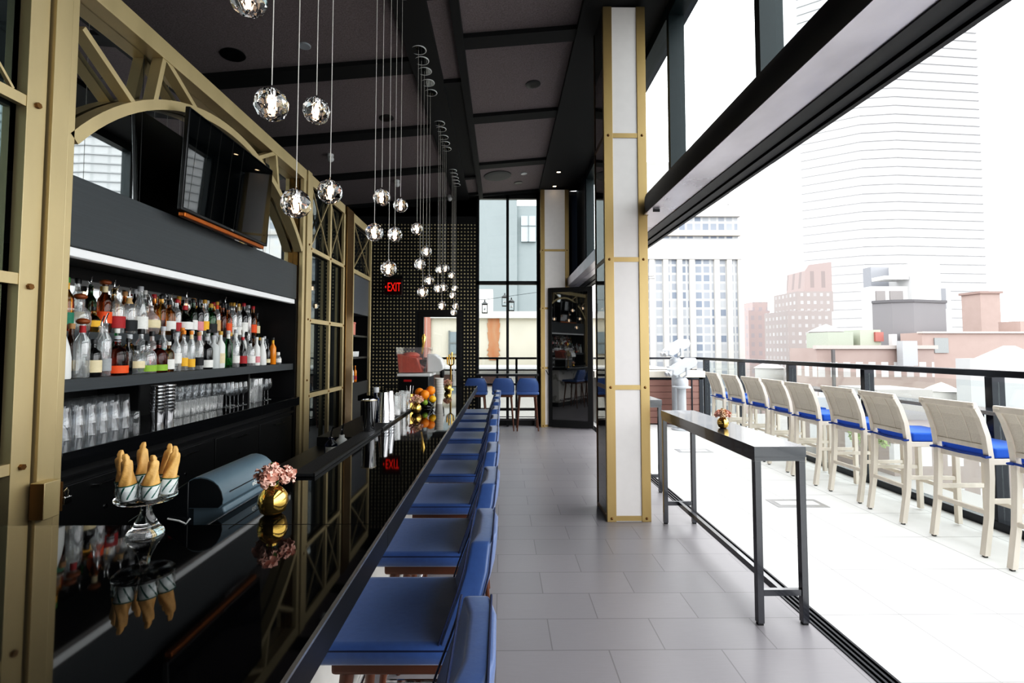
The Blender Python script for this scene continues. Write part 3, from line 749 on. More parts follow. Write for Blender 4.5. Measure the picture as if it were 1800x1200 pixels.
# ================================================================== bottles
B_COL = {'clear': thin_glass('bottle_clear', (.90, .92, .92), .12, .75, .10, .05), 'amber': glass('bottle_amber', 'e08a3a'), 'dark': P('bottle_dark', '0a0a0c', .06, 0, .2, 6, ior=1.6), 'green': glass('bottle_green', '2f9a52'),
         'deepgreen': glass('bottle_deep_green', '1d4a26', .03), 'brown': glass('bottle_brown', '9a4a1c'), 'gold': glass('bottle_gold', 'e8b040'), 'pink': thin_glass('bottle_pink', (.95, .78, .70), .12, .7, .14, .05),
         'white': P('bottle_white', 'e6e6e2', .35, 0, .05), 'frost': P('bottle_frosted', 'c3c6c4', .5, 0, .05), 'orange': P('bottle_orange', 'e88a1c', .2, 0, .1), 'red': glass('bottle_red', 'b8341c'), 'blue': glass('bottle_blue', '1b3f9a')}
L_COL = {n: P('label_'+n, c, .65, 0, .14, 60) for n, c in dict(white='eceae4', cream='e2d2ac', green='2e7a5f', lime='8fb540', orange='ea5a24', yellow='f0b53a', red='a8282c', black='1a1a1c', teal='8ec7c4', tan='c9a878', pink='dc8f94', grey='9fa2a4').items()}
C_COL = {n: P('cap_'+n, c, .4, 0, .1) for n, c in dict(black='141416', white='e4e2dc', red='b5202a', gold='c79a3c', wood='8a4a22', green='4a9a44', orange='e58a20', silver='b9babd', cork='b88a5a').items()}
def profs():
    d = {}
    d['tall'] = ([(.0, 0), (.034, 0), (.037, .006), (.037, .185), (.033, .205), (.016, .235), (.0135, .25), (.0135, .285), (.016, .287), (.016, .295), (0, .295)], .037, (.05, .14), .295, .017)
    d['slim'] = ([(0, 0), (.030, 0), (.033, .006), (.033, .20), (.029, .222), (.014, .25), (.012, .30), (.014, .302), (.014, .312), (0, .312)], .033, (.05, .155), .312, .0155)
    d['squat'] = ([(0, 0), (.050, 0), (.054, .006), (.054, .11), (.050, .135), (.036, .155), (.018, .165), (.015, .17), (.015, .195), (.018, .197), (.018, .203), (0, .203)], .054, (.012, .055), .203, .017)
    d['round'] = ([(0, 0), (.040, 0), (.048, .008), (.056, .05), (.056, .085), (.048, .12), (.028, .145), (.016, .155), (.014, .19), (.016, .192), (.016, .20), (0, .20)], .056, (.045, .10), .20, .018)
    d['taper'] = ([(0, 0), (.042, 0), (.045, .006), (.043, .11), (.034, .17), (.022, .215), (.014, .24), (.0135, .275), (.016, .277), (.016, .285), (0, .285)], .0445, (.03, .11), .285, .017)
    d['flask'] = ([(0, 0), (.046, 0), (.05, .006), (.05, .15), (.045, .175), (.022, .195), (.015, .205), (.015, .235), (.018, .237), (.018, .243), (0, .243)], .05, (.03, .12), .243, .018)
    d['jar'] = ([(0, 0), (.03, 0), (.033, .005), (.033, .06), (.027, .075), (.015, .085), (.015, .1), (0, .1)], .033, (.015, .055), .10, .019)
    return d
PROF = profs(); BM = {}
sqz = {'flask', 'gin'}
for kname, (pr, rl, lz, hh, cr) in PROF.items():
    n = 8 if kname == 'flask' else 20
    pm = MB().lathe(pr, n)
    if kname == 'flask':
        pm.v = [(x*.92, y*.92, z) for x, y, z in pm.v]
    g_ = pm.mesh('liquor_bottle', B_COL['clear'], smooth=50)
    rr = rl*1.012
    pts = []
    lb_ = MB()
    def rad(z):
        for (r0, z0), (r1, z1) in zip(pr, pr[1:]):
            if z0 <= z <= z1 and z1 > z0: return r0+(r1-r0)*(z-z0)/(z1-z0)
        return rl
    zz = [lz[0]+(lz[1]-lz[0])*q/6 for q in range(7)]
    rk = .95 if kname == 'flask' else 1.015
    lb_.lathe([(rad(z)*rk+.0006, z) for z in zz], 14, a0=-2.05, a1=1.05)
    l_ = lb_.mesh('label', L_COL['white'], smooth=True)
    nb_ = MB().lathe([(rad(z)*rk+.0007, z) for z in (hh-.05, hh-.03, hh-.012)], 12, a0=-2.3, a1=1.3).mesh('neck_band', L_COL['white'], smooth=True)
    c_ = MB().lathe([(cr*.95, hh-.012), (cr, hh-.008), (cr, hh+.016), (cr*.9, hh+.02), (0, hh+.02)], 14).mesh('cap', C_COL['black'], smooth=40)
    po_ = MB().tube([(0, 0, hh), (0, 0, hh+.02), (.008, -.004, hh+.045), (.018, -.01, hh+.06)], [.008, .005, .0035, .003], 8).mesh('pour_spout', chrome, smooth=True)
    ro_ = MB().sph((0, 0, hh+.012), cr*1.9, 14, 8, (1, 1, .55)).mesh('cap', C_COL['wood'], smooth=True)
    BM[kname] = (g_, l_, nb_, c_, po_, ro_, hh)
DESC = {'clear': 'clear glass', 'amber': 'amber', 'dark': 'dark', 'green': 'green glass', 'deepgreen': 'deep green', 'brown': 'brown glass', 'gold': 'golden', 'pink': 'pale pink', 'white': 'white', 'frost': 'frosted grey', 'orange': 'orange', 'red': 'red-brown', 'blue': 'blue glass'}
SHAPE = {'tall': 'tall', 'slim': 'slim', 'squat': 'squat', 'round': 'round', 'taper': 'tapered', 'flask': 'square', 'jar': 'small'}
LABS = set()
def bottle(kind, col, lab, cap, x, y, z, where, group, sc=1., band=None, fill=None):
    g_, l_, nb_, c_, po_, ro_, hh = BM[kind]
    o = put('liquor_bottle', g_, None, (x, y, z), R.uniform(-.25, .25), B_COL[col]); o.scale = (sc, sc, sc)
    ld = ' with %s label' % lab if lab else ''
    s = '%s %s bottle%s, %s' % (SHAPE[kind], DESC[col], ld, where)
    tag(o, s, 'bottle', group)
    if lab:
        lo_ = put('label', l_, o, (0, 0, R.uniform(-.008, .02)), None, L_COL[lab]); zs_ = R.uniform(.62, 1.0)
        if kind in ('squat', 'round', 'taper', 'jar'): lo_.location = (0, 0, 0)
        else: lo_.scale = (1, 1, zs_)
    if band: put('neck_band', nb_, o, None, None, L_COL[band])
    if cap == 'pour': put('pour_spout', po_, o)
    elif cap == 'knob': put('cap', ro_, o, None, None, C_COL['wood'])
    elif cap: put('cap', c_, o, None, None, C_COL[cap])
    return o
W = lambda i, row: '%s from left, %s' % (ORD[i], row)
front = [(2.575, 'taper', 'white', None, 'white', 1, 'teal'), (2.702, 'tall', 'clear', None, 'knob', 1., 'red'), (2.781, 'flask', 'dark', 'cream', 'black', .8, None), (2.856, 'slim', 'clear', 'grey', 'pour', .98, None),
         (2.948, 'squat', 'red', 'orange', 'silver', 1.05, None), (3.032, 'tall', 'dark', None, 'black', .7, None), (3.104, 'round', 'clear', 'cream', 'black', .8, None), (3.20, 'squat', 'clear', 'lime', 'black', .93, None), (3.303, 'squat', 'red', 'lime', 'black', .95, None),
         (3.40, 'flask', 'amber', 'white', 'white', .78, None), (3.481, 'tall', 'clear', 'white', 'silver', .86, None), (3.558, 'slim', 'clear', 'yellow', 'orange', .87, None), (3.642, 'slim', 'clear', 'yellow', 'orange', .87, 'cream'),
         (3.735, 'tall', 'clear', 'black', 'cork', .9, 'pink'), (3.836, 'flask', 'dark', 'white', 'silver', .95, None), (3.925, 'flask', 'frost', None, 'silver', 1.0, None), (4.02, 'tall', 'white', 'cream', 'gold', .95, None), (4.13, 'tall', 'green', None, 'silver', .98, 'white'),
         (4.245, 'tall', 'clear', 'white', 'white', .92, None), (4.361, 'taper', 'dark', 'red', 'red', .85, None), (4.50, 'flask', 'clear', 'white', 'black', .88, None), (4.61, 'tall', 'white', 'pink', 'white', .84, None), (4.72, 'taper', 'white', None, 'white', .86, None),
         (4.83, 'tall', 'dark', 'cream', 'black', .66, None), (4.935, 'tall', 'orange', None, 'black', .85, 'yellow'), (5.05, 'jar', 'clear', 'white', 'white', 1., None)]
for i, (y, kd, c, l, cp, s_, bd) in enumerate(front):
    bottle(kd, c, l, cp, -2.295, y, 1.4405, W(i, 'front row of bottle shelf'), 'bottles in the front row of the bottle shelf', s_, bd)
rowb = [('round', 'clear', 'cream', 'black', .9), ('tall', 'brown', 'tan', 'cork', .95), ('round', 'clear', 'white', 'pour', 1), ('tall', 'clear', None, 'pour', 1), ('tall', 'green', 'teal', 'white', .9), ('flask', 'gold', None, 'silver', .95), ('flask', 'clear', 'white', 'black', 1.1),
        ('flask', 'pink', 'cream', 'black', 1.05), ('tall', 'clear', 'teal', 'silver', 1), ('tall', 'dark', 'white', 'black', .95), ('slim', 'amber', None, 'orange', .95), ('slim', 'clear', 'grey', 'white', .9), ('tall', 'pink', 'cream', 'white', .95), ('tall', 'clear', 'white', 'black', 1.),
        ('flask', 'frost', None, 'silver', 1.1), ('round', 'amber', 'cream', 'cork', .88), ('tall', 'brown', 'orange', 'gold', .95), ('tall', 'clear', 'white', 'silver', 1.05), ('slim', 'white', 'white', 'white', 1.), ('tall', 'clear', None, 'pour', .95), ('tall', 'amber', 'white', 'black', .9),
        ('tall', 'dark', 'cream', 'gold', .85), ('slim', 'clear', 'white', 'silver', .85)]
for i, (kd, c, l, cp, s_) in enumerate(rowb):
    bottle(kd, c, l, cp, -2.415, 2.66+i*.107+R.uniform(-.008, .008), 1.4405, W(i, 'second row of bottle shelf'), 'bottles in the second row of the bottle shelf', s_)
upper = [(2.925, 'tall', 'gold', 'green', 'green', 1.0, 'yellow'), (3.022, 'round', 'clear', None, 'knob', 1.0, None), (3.12, 'round', 'gold', 'yellow', 'black', .72, None), (3.203, 'tall', 'brown', 'orange', 'knob', 1.05, 'cream'), (3.30, 'flask', 'clear', 'red', 'pour', 1.05, None),
         (3.408, 'flask', 'clear', 'black', 'pour', 1.05, 'tan'), (3.51, 'taper', 'clear', 'white', 'silver', 1.1, None), (3.62, 'round', 'pink', 'cream', 'pour', 1.05, None), (3.725, 'tall', 'gold', None, 'black', .95, None), (3.81, 'flask', 'amber', 'white', 'black', 1., None),
         (3.90, 'tall', 'clear', 'red', 'red', .9, None), (3.998, 'round', 'deepgreen', 'white', 'red', 1.1, None), (4.099, 'tall', 'deepgreen', 'white', 'black', .97, None), (4.178, 'tall', 'dark', 'pink', 'black', 1, None), (4.256, 'tall', 'clear', 'yellow', 'gold', 1., None), (4.345, 'flask', 'green', 'black', 'gold', 1.1, None),
         (4.44, 'slim', 'clear', 'tan', 'gold', .95, 'orange'), (4.53, 'tall', 'brown', None, 'black', .95, None), (4.62, 'tall', 'amber', 'orange', 'black', .9, None), (4.71, 'slim', 'clear', 'white', 'gold', 1., None), (4.80, 'slim', 'clear', 'white', 'gold', 1., 'cream'), (4.89, 'tall', 'dark', 'white', 'red', 1.1, None),
         (4.98, 'slim', 'clear', None, 'silver', 1, None), (5.07, 'tall', 'amber', 'orange', 'red', 1.05, None), (5.155, 'tall', 'deepgreen', 'cream', 'black', .85, None)]
for i, (y, kd, c, l, cp, s_, bd) in enumerate(upper):
    o = bottle(kd, c, l, cp, -2.545, y-.05, 1.7005, W(i, 'front row on the raised step'), 'bottles in the front row on the raised step', s_, bd)
    if i == 0:
        me = text_mesh('label_lettering', 'JAMESON', .017, paper, .0004); wt = put('label_lettering', me, o)
        # letters wrap on the front of the bottle, facing the room
        for v in me.vertices:
            a = v.co.x/.038-.5; v.co = ((.0386+v.co.z)*cos(a), (.0386+v.co.z)*sin(a), .128+v.co.y)
kk = list(PROF)
rowd = []
cols = ['clear', 'clear', 'amber', 'clear', 'dark', 'brown', 'gold', 'clear', 'deepgreen', 'clear', 'pink', 'amber']
lbs = ['white', 'cream', None, 'tan', 'white', 'black', 'red', 'yellow']; cps = ['pour', 'black', 'silver', 'gold', 'red', 'cork', 'pour', 'white']
for i in range(25):
    kd = ['tall', 'slim', 'taper', 'tall', 'slim'][i % 5]
    bottle(kd, cols[(i*5) % 12], lbs[(i*3) % 8], cps[(i*5+2) % 8], -2.665, 2.80+i*.0965, 1.7005, W(i, 'back row on the raised step'), 'bottles in the back row on the raised step', R.uniform(.98, 1.12))
# small bottles elsewhere
for i, (y, c, l) in enumerate(((7.25, 'white', 'white'), (7.38, 'white', 'grey'), (7.52, 'orange', 'red'))):
    bottle('slim', c, l, 'orange', -2.24, y, 1.0905, '%s from the left on the far cabinet counter' % ORD[i], 'bottles on the far cabinet counter', .75)
for i, (x, y, c, l) in enumerate(((-1.17, 3.40, 'blue', 'white'), (-1.13, 3.50, 'white', 'white'))):
    bottle('jar', c, l, 'pour', x, y, .8605, 'in the work station well, %s of the pair' % ('left' if i == 0 else 'right'), 'small bottles in the work station', 1.3)
bottle('flask', 'blue', None, 'silver', -1.02, 4.0, .9305, 'standing behind the steel shaker on the work station', None, 1.35)

# ================================================================== glassware on the counter
CZ = 1.0855
pint = MB().open_lathe([(.0, .003), (.026, .0), (.030, .002), (.034, .06), (.040, .14), (.041, .145)][::1], 20).mesh('pint_glass', tumbler_m, smooth=60)
tum = MB().open_lathe([(0, .004), (.030, .0), (.034, .004), (.037, .05), (.038, .095)], 18).mesh('tumbler', tumbler_m, smooth=60)
cutg = MB().lathe([(0, .004), (.030, 0), (.036, .006), (.041, .03), (.043, .07), (.042, .118)][:6], 24, ripple=.035, rn=12).mesh('cut_glass_tumbler', cut_m, smooth=20)
wine = MB().open_lathe([(0, .004), (.034, .0), (.033, .003), (.006, .008), (.004, .02), (.0038, .09), (.010, .10), (.030, .115), (.038, .14), (.037, .17), (.031, .21)], 20).mesh('wine_glass', tumbler_m, smooth=60)
jar_me = MB().open_lathe([(0, .003), (.04, 0), (.043, .003), (.045, .22), (.043, .225)], 20).mesh('glass_carafe', cut_m, smooth=60)
juleps = MB().open_lathe([(0, 0), (.036, .0), (.0425, .074), (.0485, .076), (.0485, .084), (.0455, .085)], 22).mesh('steel_cup', steel, smooth=35)
def gl(name, me, x, y, z, label, cat, group, flip=False, h=0):
    o = put(name, me, None, (x, y, z+(h if flip else 0)), R.uniform(0, 6))
    if flip: o.rotation_euler = (pi, 0, R.uniform(0, 6))
    return tag(o, label, cat, group)
for r_, x in enumerate((-2.47, -2.565)):
    for i in range(7):
        y = 2.80+i*.088
        rw = 'front' if r_ == 0 else 'back'
        if i < 6:
            gl('pint_glass', pint, x, y, CZ, 'upturned pint glass on the counter, %s from the left post in the %s row' % (ORD[i], rw), 'glass', 'pint glasses on the counter', True, .145)
            gl('pint_glass', pint, x, y, CZ+.072, 'pint glass nested on top, %s from the left post in the %s row' % (ORD[i], rw), 'glass', 'pint glasses on the counter', True, .145)
        else:
            gl('tumbler', tum, x, y+.005, CZ, 'single low tumbler at the right end of the %s row of pint glasses' % rw, 'glass', 'pint glasses on the counter', True, .095)
for c_, y in enumerate((3.46, 3.565)):
    for i in range(8):
        gl('steel_cup', juleps, -2.40, y, CZ+i*.0245, 'ribbed steel cup, %s from the bottom of the %s nested stack' % (ORD[i], 'left' if c_ == 0 else 'right'), 'cup', 'nested steel cups on the counter')
for r_, x in enumerate((-2.42, -2.52)):
    rw = 'front' if r_ == 0 else 'back'
    for i in range(7):
        y = 3.68+i*.089
        gl('cut_glass_tumbler', cutg, x, y, CZ, 'cut glass tumbler on the counter, %s from the left in the lower %s row' % (ORD[i], rw), 'glass', 'cut glass tumblers on the counter')
        gl('tumbler', tum, x, y, CZ+.1205, 'plain tumbler stacked on cut glass, %s from the left in the upper %s row' % (ORD[i], rw), 'glass', 'plain tumblers stacked on cut glass')
for i, (x, y) in enumerate(((-2.36, 4.30), (-2.45, 4.33), (-2.37, 4.385), (-2.46, 4.42), (-2.38, 4.47), (-2.47, 4.505), (-2.38, 4.555))):
    gl('wine_glass', wine, x, y, CZ, 'stemmed wine glass beside the cut glass tumblers, %s from the left' % ORD[i], 'wine glass', 'wine glasses left of the divider')
for i, (x, y) in enumerate(((-2.36, 4.70), (-2.37, 4.80), (-2.46, 4.76))):
    gl('glass_carafe', jar_me, x, y, CZ, 'tall glass carafe right of the counter divider, %s of three' % ('left', 'right', 'back one')[i], 'carafe', 'carafes right of the divider')
for i, (x, y) in enumerate(((-2.36, 4.92), (-2.37, 5.01), (-2.46, 4.97))):
    gl('wine_glass', wine, x, y, CZ, 'wine glass at the right end of the counter, %s of three' % ('left', 'right', 'back one')[i], 'wine glass', 'wine glasses right of the carafes')

# ================================================================== on the bar
# glass pastry stand
gs_ = thing('glass_pastry_stand', 'clear glass stand with flared foot holding six pastry cones', 'stand', (-1.015, 1.43, 1.0702))
MB().lathe([(0, .004), (.044, 0), (.047, .004), (.044, .012), (.030, .03), (.016, .06), (.011, .09), (.013, .098), (0, .10)], 28).build('foot', clear_thick, gs_, smooth=60)
MB().lathe([(0, .098), (.070, .098), (.076, .104), (.076, .110), (.070, .112), (0, .112)], 32).build('plate', clear_thick, gs_, smooth=40)
for i in range(6):
    a = 2*pi*i/6+.25
    MB().open_lathe([(.0, 0), (.0235, .0), (.0270, .006), (.0275, .028)], 18, (cos(a)*.05, sin(a)*.05, .112)).build('cup', tumbler_m, gs_, smooth=60)
cone_prof = [(0, .0), (.015, .0), (.0175, .02), (.0205, .043), (.0195, .055), (.0165, .07), (.0148, .085), (.0138, .10), (.0125, .107), (.0075, .112), (.0085, .118), (.0055, .127), (0, .129)]
pm = MB().lathe(cone_prof, 24, ripple=.11, rn=4)
pm.v = [(.93*(x*cos(z*22)-y*sin(z*22))+.10*max(0, z-.05)*sin((z-.05)*40), .93*(x*sin(z*22)+y*cos(z*22)), z*1.03) for x, y, z in pm.v]
cone_me = pm.mesh('pastry_cone', pastry, smooth=50)
wr = MB().open_lathe([(.0175, .0), (.0205, .02), (.0236, .046)], 20); wrap_me = wr.mesh('paper_wrap', wrap_m, smooth=True)
ink = MB()
for q in range(6):
    a = q*pi/3
    for j in range(6):
        z = .006+j*.006; r = .0181+(.0236-.0175)*z/.046; r2 = .0181+(.0236-.0175)*(z+.006)/.046; wd = .22; dr = .16
        ink.add([(r*cos(a+j*dr), r*sin(a+j*dr), z), (r*cos(a+j*dr+wd), r*sin(a+j*dr+wd), z), (r2*cos(a+(j+1)*dr+wd), r2*sin(a+(j+1)*dr+wd), z+.006), (r2*cos(a+(j+1)*dr), r2*sin(a+(j+1)*dr), z+.006)], [(0, 1, 2, 3)])
for j in range(20):
    a, b = 2*pi*j/20, 2*pi*(j+1)/20
    ink.add([(.0238*cos(a), .0238*sin(a), .043), (.0238*cos(b), .0238*sin(b), .043), (.0240*cos(b), .0240*sin(b), .0462), (.0240*cos(a), .0240*sin(a), .0462)], [(0, 1, 2, 3)])
ink_me = ink.mesh('printed_stripes', green_ink)
cl = ['right', 'back right', 'back left', 'left', 'front left', 'front right']
for i in range(6):
    a = 2*pi*i/6+.25
    o = put('pastry_cone', cone_me, None, (-1.015+cos(a)*.05, 1.43+sin(a)*.05, 1.0702+.1135))
    tilt = .13; o.rotation_euler = (-sin(a)*tilt, cos(a)*tilt, R.uniform(0, 6)*0+a)
    o.rotation_euler = (Matrix.Rotation(tilt, 3, Vector((-sin(a), cos(a), 0))) @ Matrix.Rotation(a+.4*i, 3, 'Z')).to_euler()
    o.scale = (1, 1, (1.02, 1.0, 1.06, .98, .97, .92)[i])
    tag(o, 'golden twisted pastry cone in printed paper wrap, %s in the glass stand' % cl[i], 'pastry', 'pastry cones in the glass stand')
    wp = put('paper_wrap', wrap_me, o); put('printed_stripes', ink_me, wp)

def vase(x, y, z, r, label, lab2, pet, nfl, spread=1., group=None):
    t = thing('gold_bud_vase', label, 'vase', (x, y, z))
    MB().lathe([(0, 0), (r*.5, 0), (r*.82, r*.25), (r, r*.85), (r*.93, r*1.35), (r*.6, r*1.78), (r*.36, r*1.93), (r*.38, r*2.05), (r*.33, r*2.05), (r*.3, r*1.9)], 28).build('globe', mercury, t, smooth=60)
    p = thing('flower_posy', lab2, 'flowers', (x, y, z+r*2.0))
    for i in range(nfl):
        a = 2*pi*i/max(1, nfl-1)+.6; d = 0 if i == nfl-1 else r*.78*spread
        c = Vector((cos(a)*d, sin(a)*d, r*(.50 if d else .85)))
        mb = MB()
        for q in range(46):
            ph = R.uniform(0, 2*pi); th = R.uniform(.05, 2.5); dr = Vector((sin(th)*cos(ph), sin(th)*sin(ph), cos(th)))
            l = r*R.uniform(.5, .72); s1 = dr.cross(Vector((R.random(), R.random(), R.random()))).normalized(); wd = r*.22
            b0 = c+dr*l*.2; m1 = c+dr*l*.75; e = c+dr*l
            wob = s1.cross(dr)*r*.10
            mb.add([b0-s1*wd*.3, b0+s1*wd*.3, m1+s1*wd+wob, e+s1*wd*.8-wob, e+dr*l*.08+wob, e-s1*wd*.8-wob, m1-s1*wd+wob], [(0, 1, 2, 6), (2, 3, 4), (2, 4, 6), (6, 4, 5)])
        mb.build('blossom', pet[i % len(pet)], p)
    mb = MB()
    for i in range(4):
        a = 2*pi*i/4+.4; mb.tube([(0, 0, -r*.35), (cos(a)*r*.35, sin(a)*r*.35, r*.3)], r*.045, 6)
    mb.build('stems', leaf_m, p)
    mb = MB()
    for i in range(3):
        a = i*2.2+1; b = Vector((cos(a)*r*.5, sin(a)*r*.5, r*.3)); e = b+Vector((cos(a)*r*.5, sin(a)*r*.5, r*.55)); s1 = Vector((-sin(a), cos(a), 0))*r*.13
        mb.add([b, (b+e)/2+s1, e, (b+e)/2-s1], [(0, 1, 2, 3)])
    mb.tube([(-r*.2, -r*.1, r*.6), (-r*.15, -r*.1, r*1.3), (-r*.05, -r*.1, r*1.55)], [r*.06, r*.07, r*.1], 6)
    mb.build('leaves', leaf_m, p)
vase(-.733, 1.60, 1.0702, .046, 'round gold vase on the near bar beside the payment terminal', 'peach carnations in the gold vase beside the payment terminal', [petal_m], 4, 1.15)
vase(-.70, 4.04, 1.0702, .043, 'small round gold vase in front of the fruit bowl', 'peach and cream flowers in front of the orange pile', [petal_m, petal2_m], 5, 1.1)
vase(-.665, 6.05, 1.0702, .043, 'gold vase near the far end of the bar', 'peach flowers at the far end of the bar', [petal_m, petal2_m], 5, .9)
vase(1.60, 3.55, 1.0255, .040, 'small gold vase on the narrow console table by the terrace', 'peach flower posy on the narrow console table', [petal_m, petal2_m], 6, 1.15)

# payment terminal
po = thing('payment_terminal', 'blue grey point of sale terminal seen from behind at the bar', 'terminal')
up_ = [(-.906, 1.088), (-.894, 1.10), (-.892, 1.118), (-.897, 1.14), (-.908, 1.160), (-.925, 1.175), (-.945, 1.184), (-.965, 1.188), (-.985, 1.186), (-1.0, 1.178), (-1.02, 1.155), (-1.02, 1.088)]
MB().prism(up_, 'y', 1.60, 1.955).build('back_cover', pos_m, po, smooth=38)
MB().prism([(x*.985-.0138, 1.13+(z-1.13)*.93) for x, z in up_], 'y', 1.597, 1.60).build('end_face', pos_dark, po)  # dark sheet standing in for the shadow on this end
MB().prism([(-.905, 1.086), (-.899, 1.065), (-.905, 1.02), (-.925, .995), (-1.02, .995), (-1.02, 1.086)], 'y', 1.625, 1.94).build('base_shell', pos_m, po, bevel=.006)
MB().prism([(-1.0, 1.176), (-1.0, .99), (-1.19, .99), (-1.19, 1.05)], 'y', 1.595, 1.95).build('screen_bezel', pos_dark, po, bevel=.004)
MB().box(-1.16, -.93, 1.66, 1.90, .861, .995).build('foot', pos_dark, po, bevel=.006)
MB().prism([(-.8935, 1.128), (-.8925, 1.129), (-.8925, 1.131), (-.8935, 1.132)], 'y', 1.64, 1.93).build('groove', pos_dark, po)
tm = put('lettering', text_mesh('lettering', 'elo', .026, paper, .0006), po, (-.8925, 1.80, 1.116)); tm.rotation_euler = (pi/2, 0, pi/2)
mb = MB(); mb.tube([(-1.06, 1.59, 1.06), (-1.02, 1.585, 1.055), (-1.0, 1.587, 1.045), (-.99, 1.592, 1.06)], .003, 6); mb.build('cable', white_plastic, po)

# shakers, tins, glasses on the mat
ZM = 1.0845
sh = thing('cocktail_shaker', 'tall polished steel shaker tin standing alone on the bar mat', 'shaker', (-.832, 3.10, ZM))
MB().lathe([(0, 0), (.031, 0), (.034, .004), (.046, .185), (.0475, .188), (.0475, .194), (.044, .194), (.032, .012), (0, .01)], 28).build('tin', chrome, sh, smooth=50)
MB().ring((0, 0, .191), .0468, .0025, 28, 6).build('rim', gold, sh, smooth=True)
tin = MB().open_lathe([(0, 0), (.028, 0), (.040, .14), (.042, .145)], 22).mesh('shaker_tin', steel, smooth=50)
for s_, (x, y) in enumerate(((-.825, 3.46), (-.815, 3.58))):
    for i in range(4):
        gl('shaker_tin', tin, x, y, ZM+i*.021, 'upturned steel shaker tin, %s from the bottom of the %s stack on the mat' % (ORD[i], 'nearer' if s_ == 0 else 'farther'), 'shaker', 'stacked shaker tins on the bar mat', True, .145)
mixg = MB().lathe([(0, .01), (.042, 0), (.046, .006), (.047, .15), (.050, .155), (.046, .155), (.043, .014), (0, .012)], 24, ripple=.02, rn=12).mesh('mixing_glass', cut_m, smooth=20)
for i, (x, y, s_) in enumerate(((-.825, 3.80, 'nearest'), (-.815, 4.0, 'middle'), (-.82, 4.17, 'farthest'))):
    gl('mixing_glass', mixg, x, y, ZM, 'cut crystal mixing glass on the bar mat, %s of the three' % s_, 'glass', 'mixing glasses on the bar mat')
spn = thing('bar_spoon_jar', 'gold jar of bar tools at the far end of the bar mat', 'jar', (-.80, 4.29, ZM))
MB().lathe([(0, 0), (.035, 0), (.04, .005), (.038, .12), (.034, .12), (.033, .01), (0, .008)], 20).build('jar', mercury, spn, smooth=40)
for i in range(4): MB().tube([(.01*cos(i*1.6), .01*sin(i*1.6), .02), (.03*cos(i*1.6), .03*sin(i*1.6), .19)], .003, 6).build('tool', steel, spn)
# fruit bowl
fb = thing('fruit_bowl', 'polished silver bowl of oranges on the bar', 'bowl', (-.672, 4.42, 1.0702))
MB().lathe([(0, 0), (.035, 0), (.04, .006), (.06, .022), (.078, .055), (.08, .062), (.076, .06), (.057, .03), (0, .02)], 28).build('basin', chrome, fb, smooth=60)
def fruit(name, x, y, z, r, m, label, sc=(1, 1, 1)):
    o = MB().sph((0, 0, 0), r, 20, 14, sc).build(name, m, smooth=True); o.location = (x, y, z); tag(o, label, 'fruit', 'fruit piled in the silver bowl')
    MB().lathe([(.004, r*sc[2]*.97), (.002, r*sc[2]*1.03), (0, r*sc[2]*1.03)], 8).build('stem_end', leaf_m, o)
z0 = 1.0702
fruit('orange', -.735, 4.40, z0+.135, .042, orange_m, 'left orange of the three large oranges on top of the bowl')
fruit('orange', -.680, 4.335, z0+.122, .043, orange_m, 'front orange of the three large oranges on top of the bowl')
fruit('orange', -.640, 4.43, z0+.15, .042, orange_m, 'right orange, highest of the three large oranges')
fruit('lemon', -.612, 4.36, z0+.082, .032, lemon_m, 'yellow lemon below the right orange', (1, 1.15, 1))
fruit('lime', -.675, 4.335, z0+.055, .026, lime_m, 'green lime under the front orange')
fruit('orange', -.705, 4.45, z0+.085, .036, orange_m, 'orange sunk in the bowl under the left orange')
# paper cup stack
pc = MB().open_lathe([(0, .004), (.030, 0), (.041, .095), (.044, .097), (.044, .101)], 20).mesh('paper_cup', paper, smooth=50)
for i in range(7):
    gl('paper_cup', pc, -.60, 4.72, 1.0702+i*.024, 'white paper cup, %s from the bottom of the tall stack by the fruit' % ORD[i], 'cup', 'stacked white cups by the fruit')
# frozen drink machine
fm = thing('frozen_drink_machine', 'frozen drink machine with clear tank of coral slush on the far bar', 'machine', (-1.02, 5.95, 1.0720))
MB().box(-.19, .17, -.22, .22, 0, .20).build('base', plastic_black, fm, bevel=.01)
MB().box(-.20, .19, -.23, .23, .20, .235).build('drip_deck', white_plastic, fm, bevel=.006)
mb = MB(); mb.hexa([(-.19, -.2, .24), (.12, -.2, .24), (.12, .2, .24), (-.19, .2, .24), (-.22, -.2, .54), (.16, -.2, .54), (.16, .2, .54), (-.22, .2, .54)])
mb.f = [f for f in mb.f if f != (4, 5, 6, 7)]
tk = mb.build('tank', plastic_clear, fm)
mb = MB(); mb.hexa([(-.182, -.19, .245), (.08, -.19, .245), (.08, .19, .245), (-.182, .19, .245), (-.205, -.19, .46), (.02, -.19, .41), (.02, .19, .41), (-.205, .19, .46)])
mb.sph((-.08, 0, .44), .1, 14, 8, (1.1, 1.6, .45)); mb.build('slush_fill', slush, tk, smooth=40)
mb = MB(); mb.tube([(-.15, 0, .32), (.13, 0, .32)], .075, 16); mb.build('cooling_drum', steel, fm, smooth=40)
MB().prism([(.13, .24), (.13, .46), (.22, .46), (.30, .40), (.33, .32), (.33, .28), (.26, .24)], 'y', -.12, .12).build('front_cover', white_plastic, fm, bevel=.02)
MB().tube([(.30, -.02, .28), (.30, -.02, .20), (.30, -.02, .17)], [.03, .028, .018], 12).build('spout', plastic_black, fm, smooth=True)
MB().tube([(.06, -.05, .46), (.08, -.06, .58), (.085, -.06, .66), (.083, -.06, .70)], [.010, .014, .026, .008], 12).build('tap_handle', mercury, fm, smooth=True)
MB().box(-.12, -.03, -.235, -.222, .14, .165).build('badge', red_m, fm)
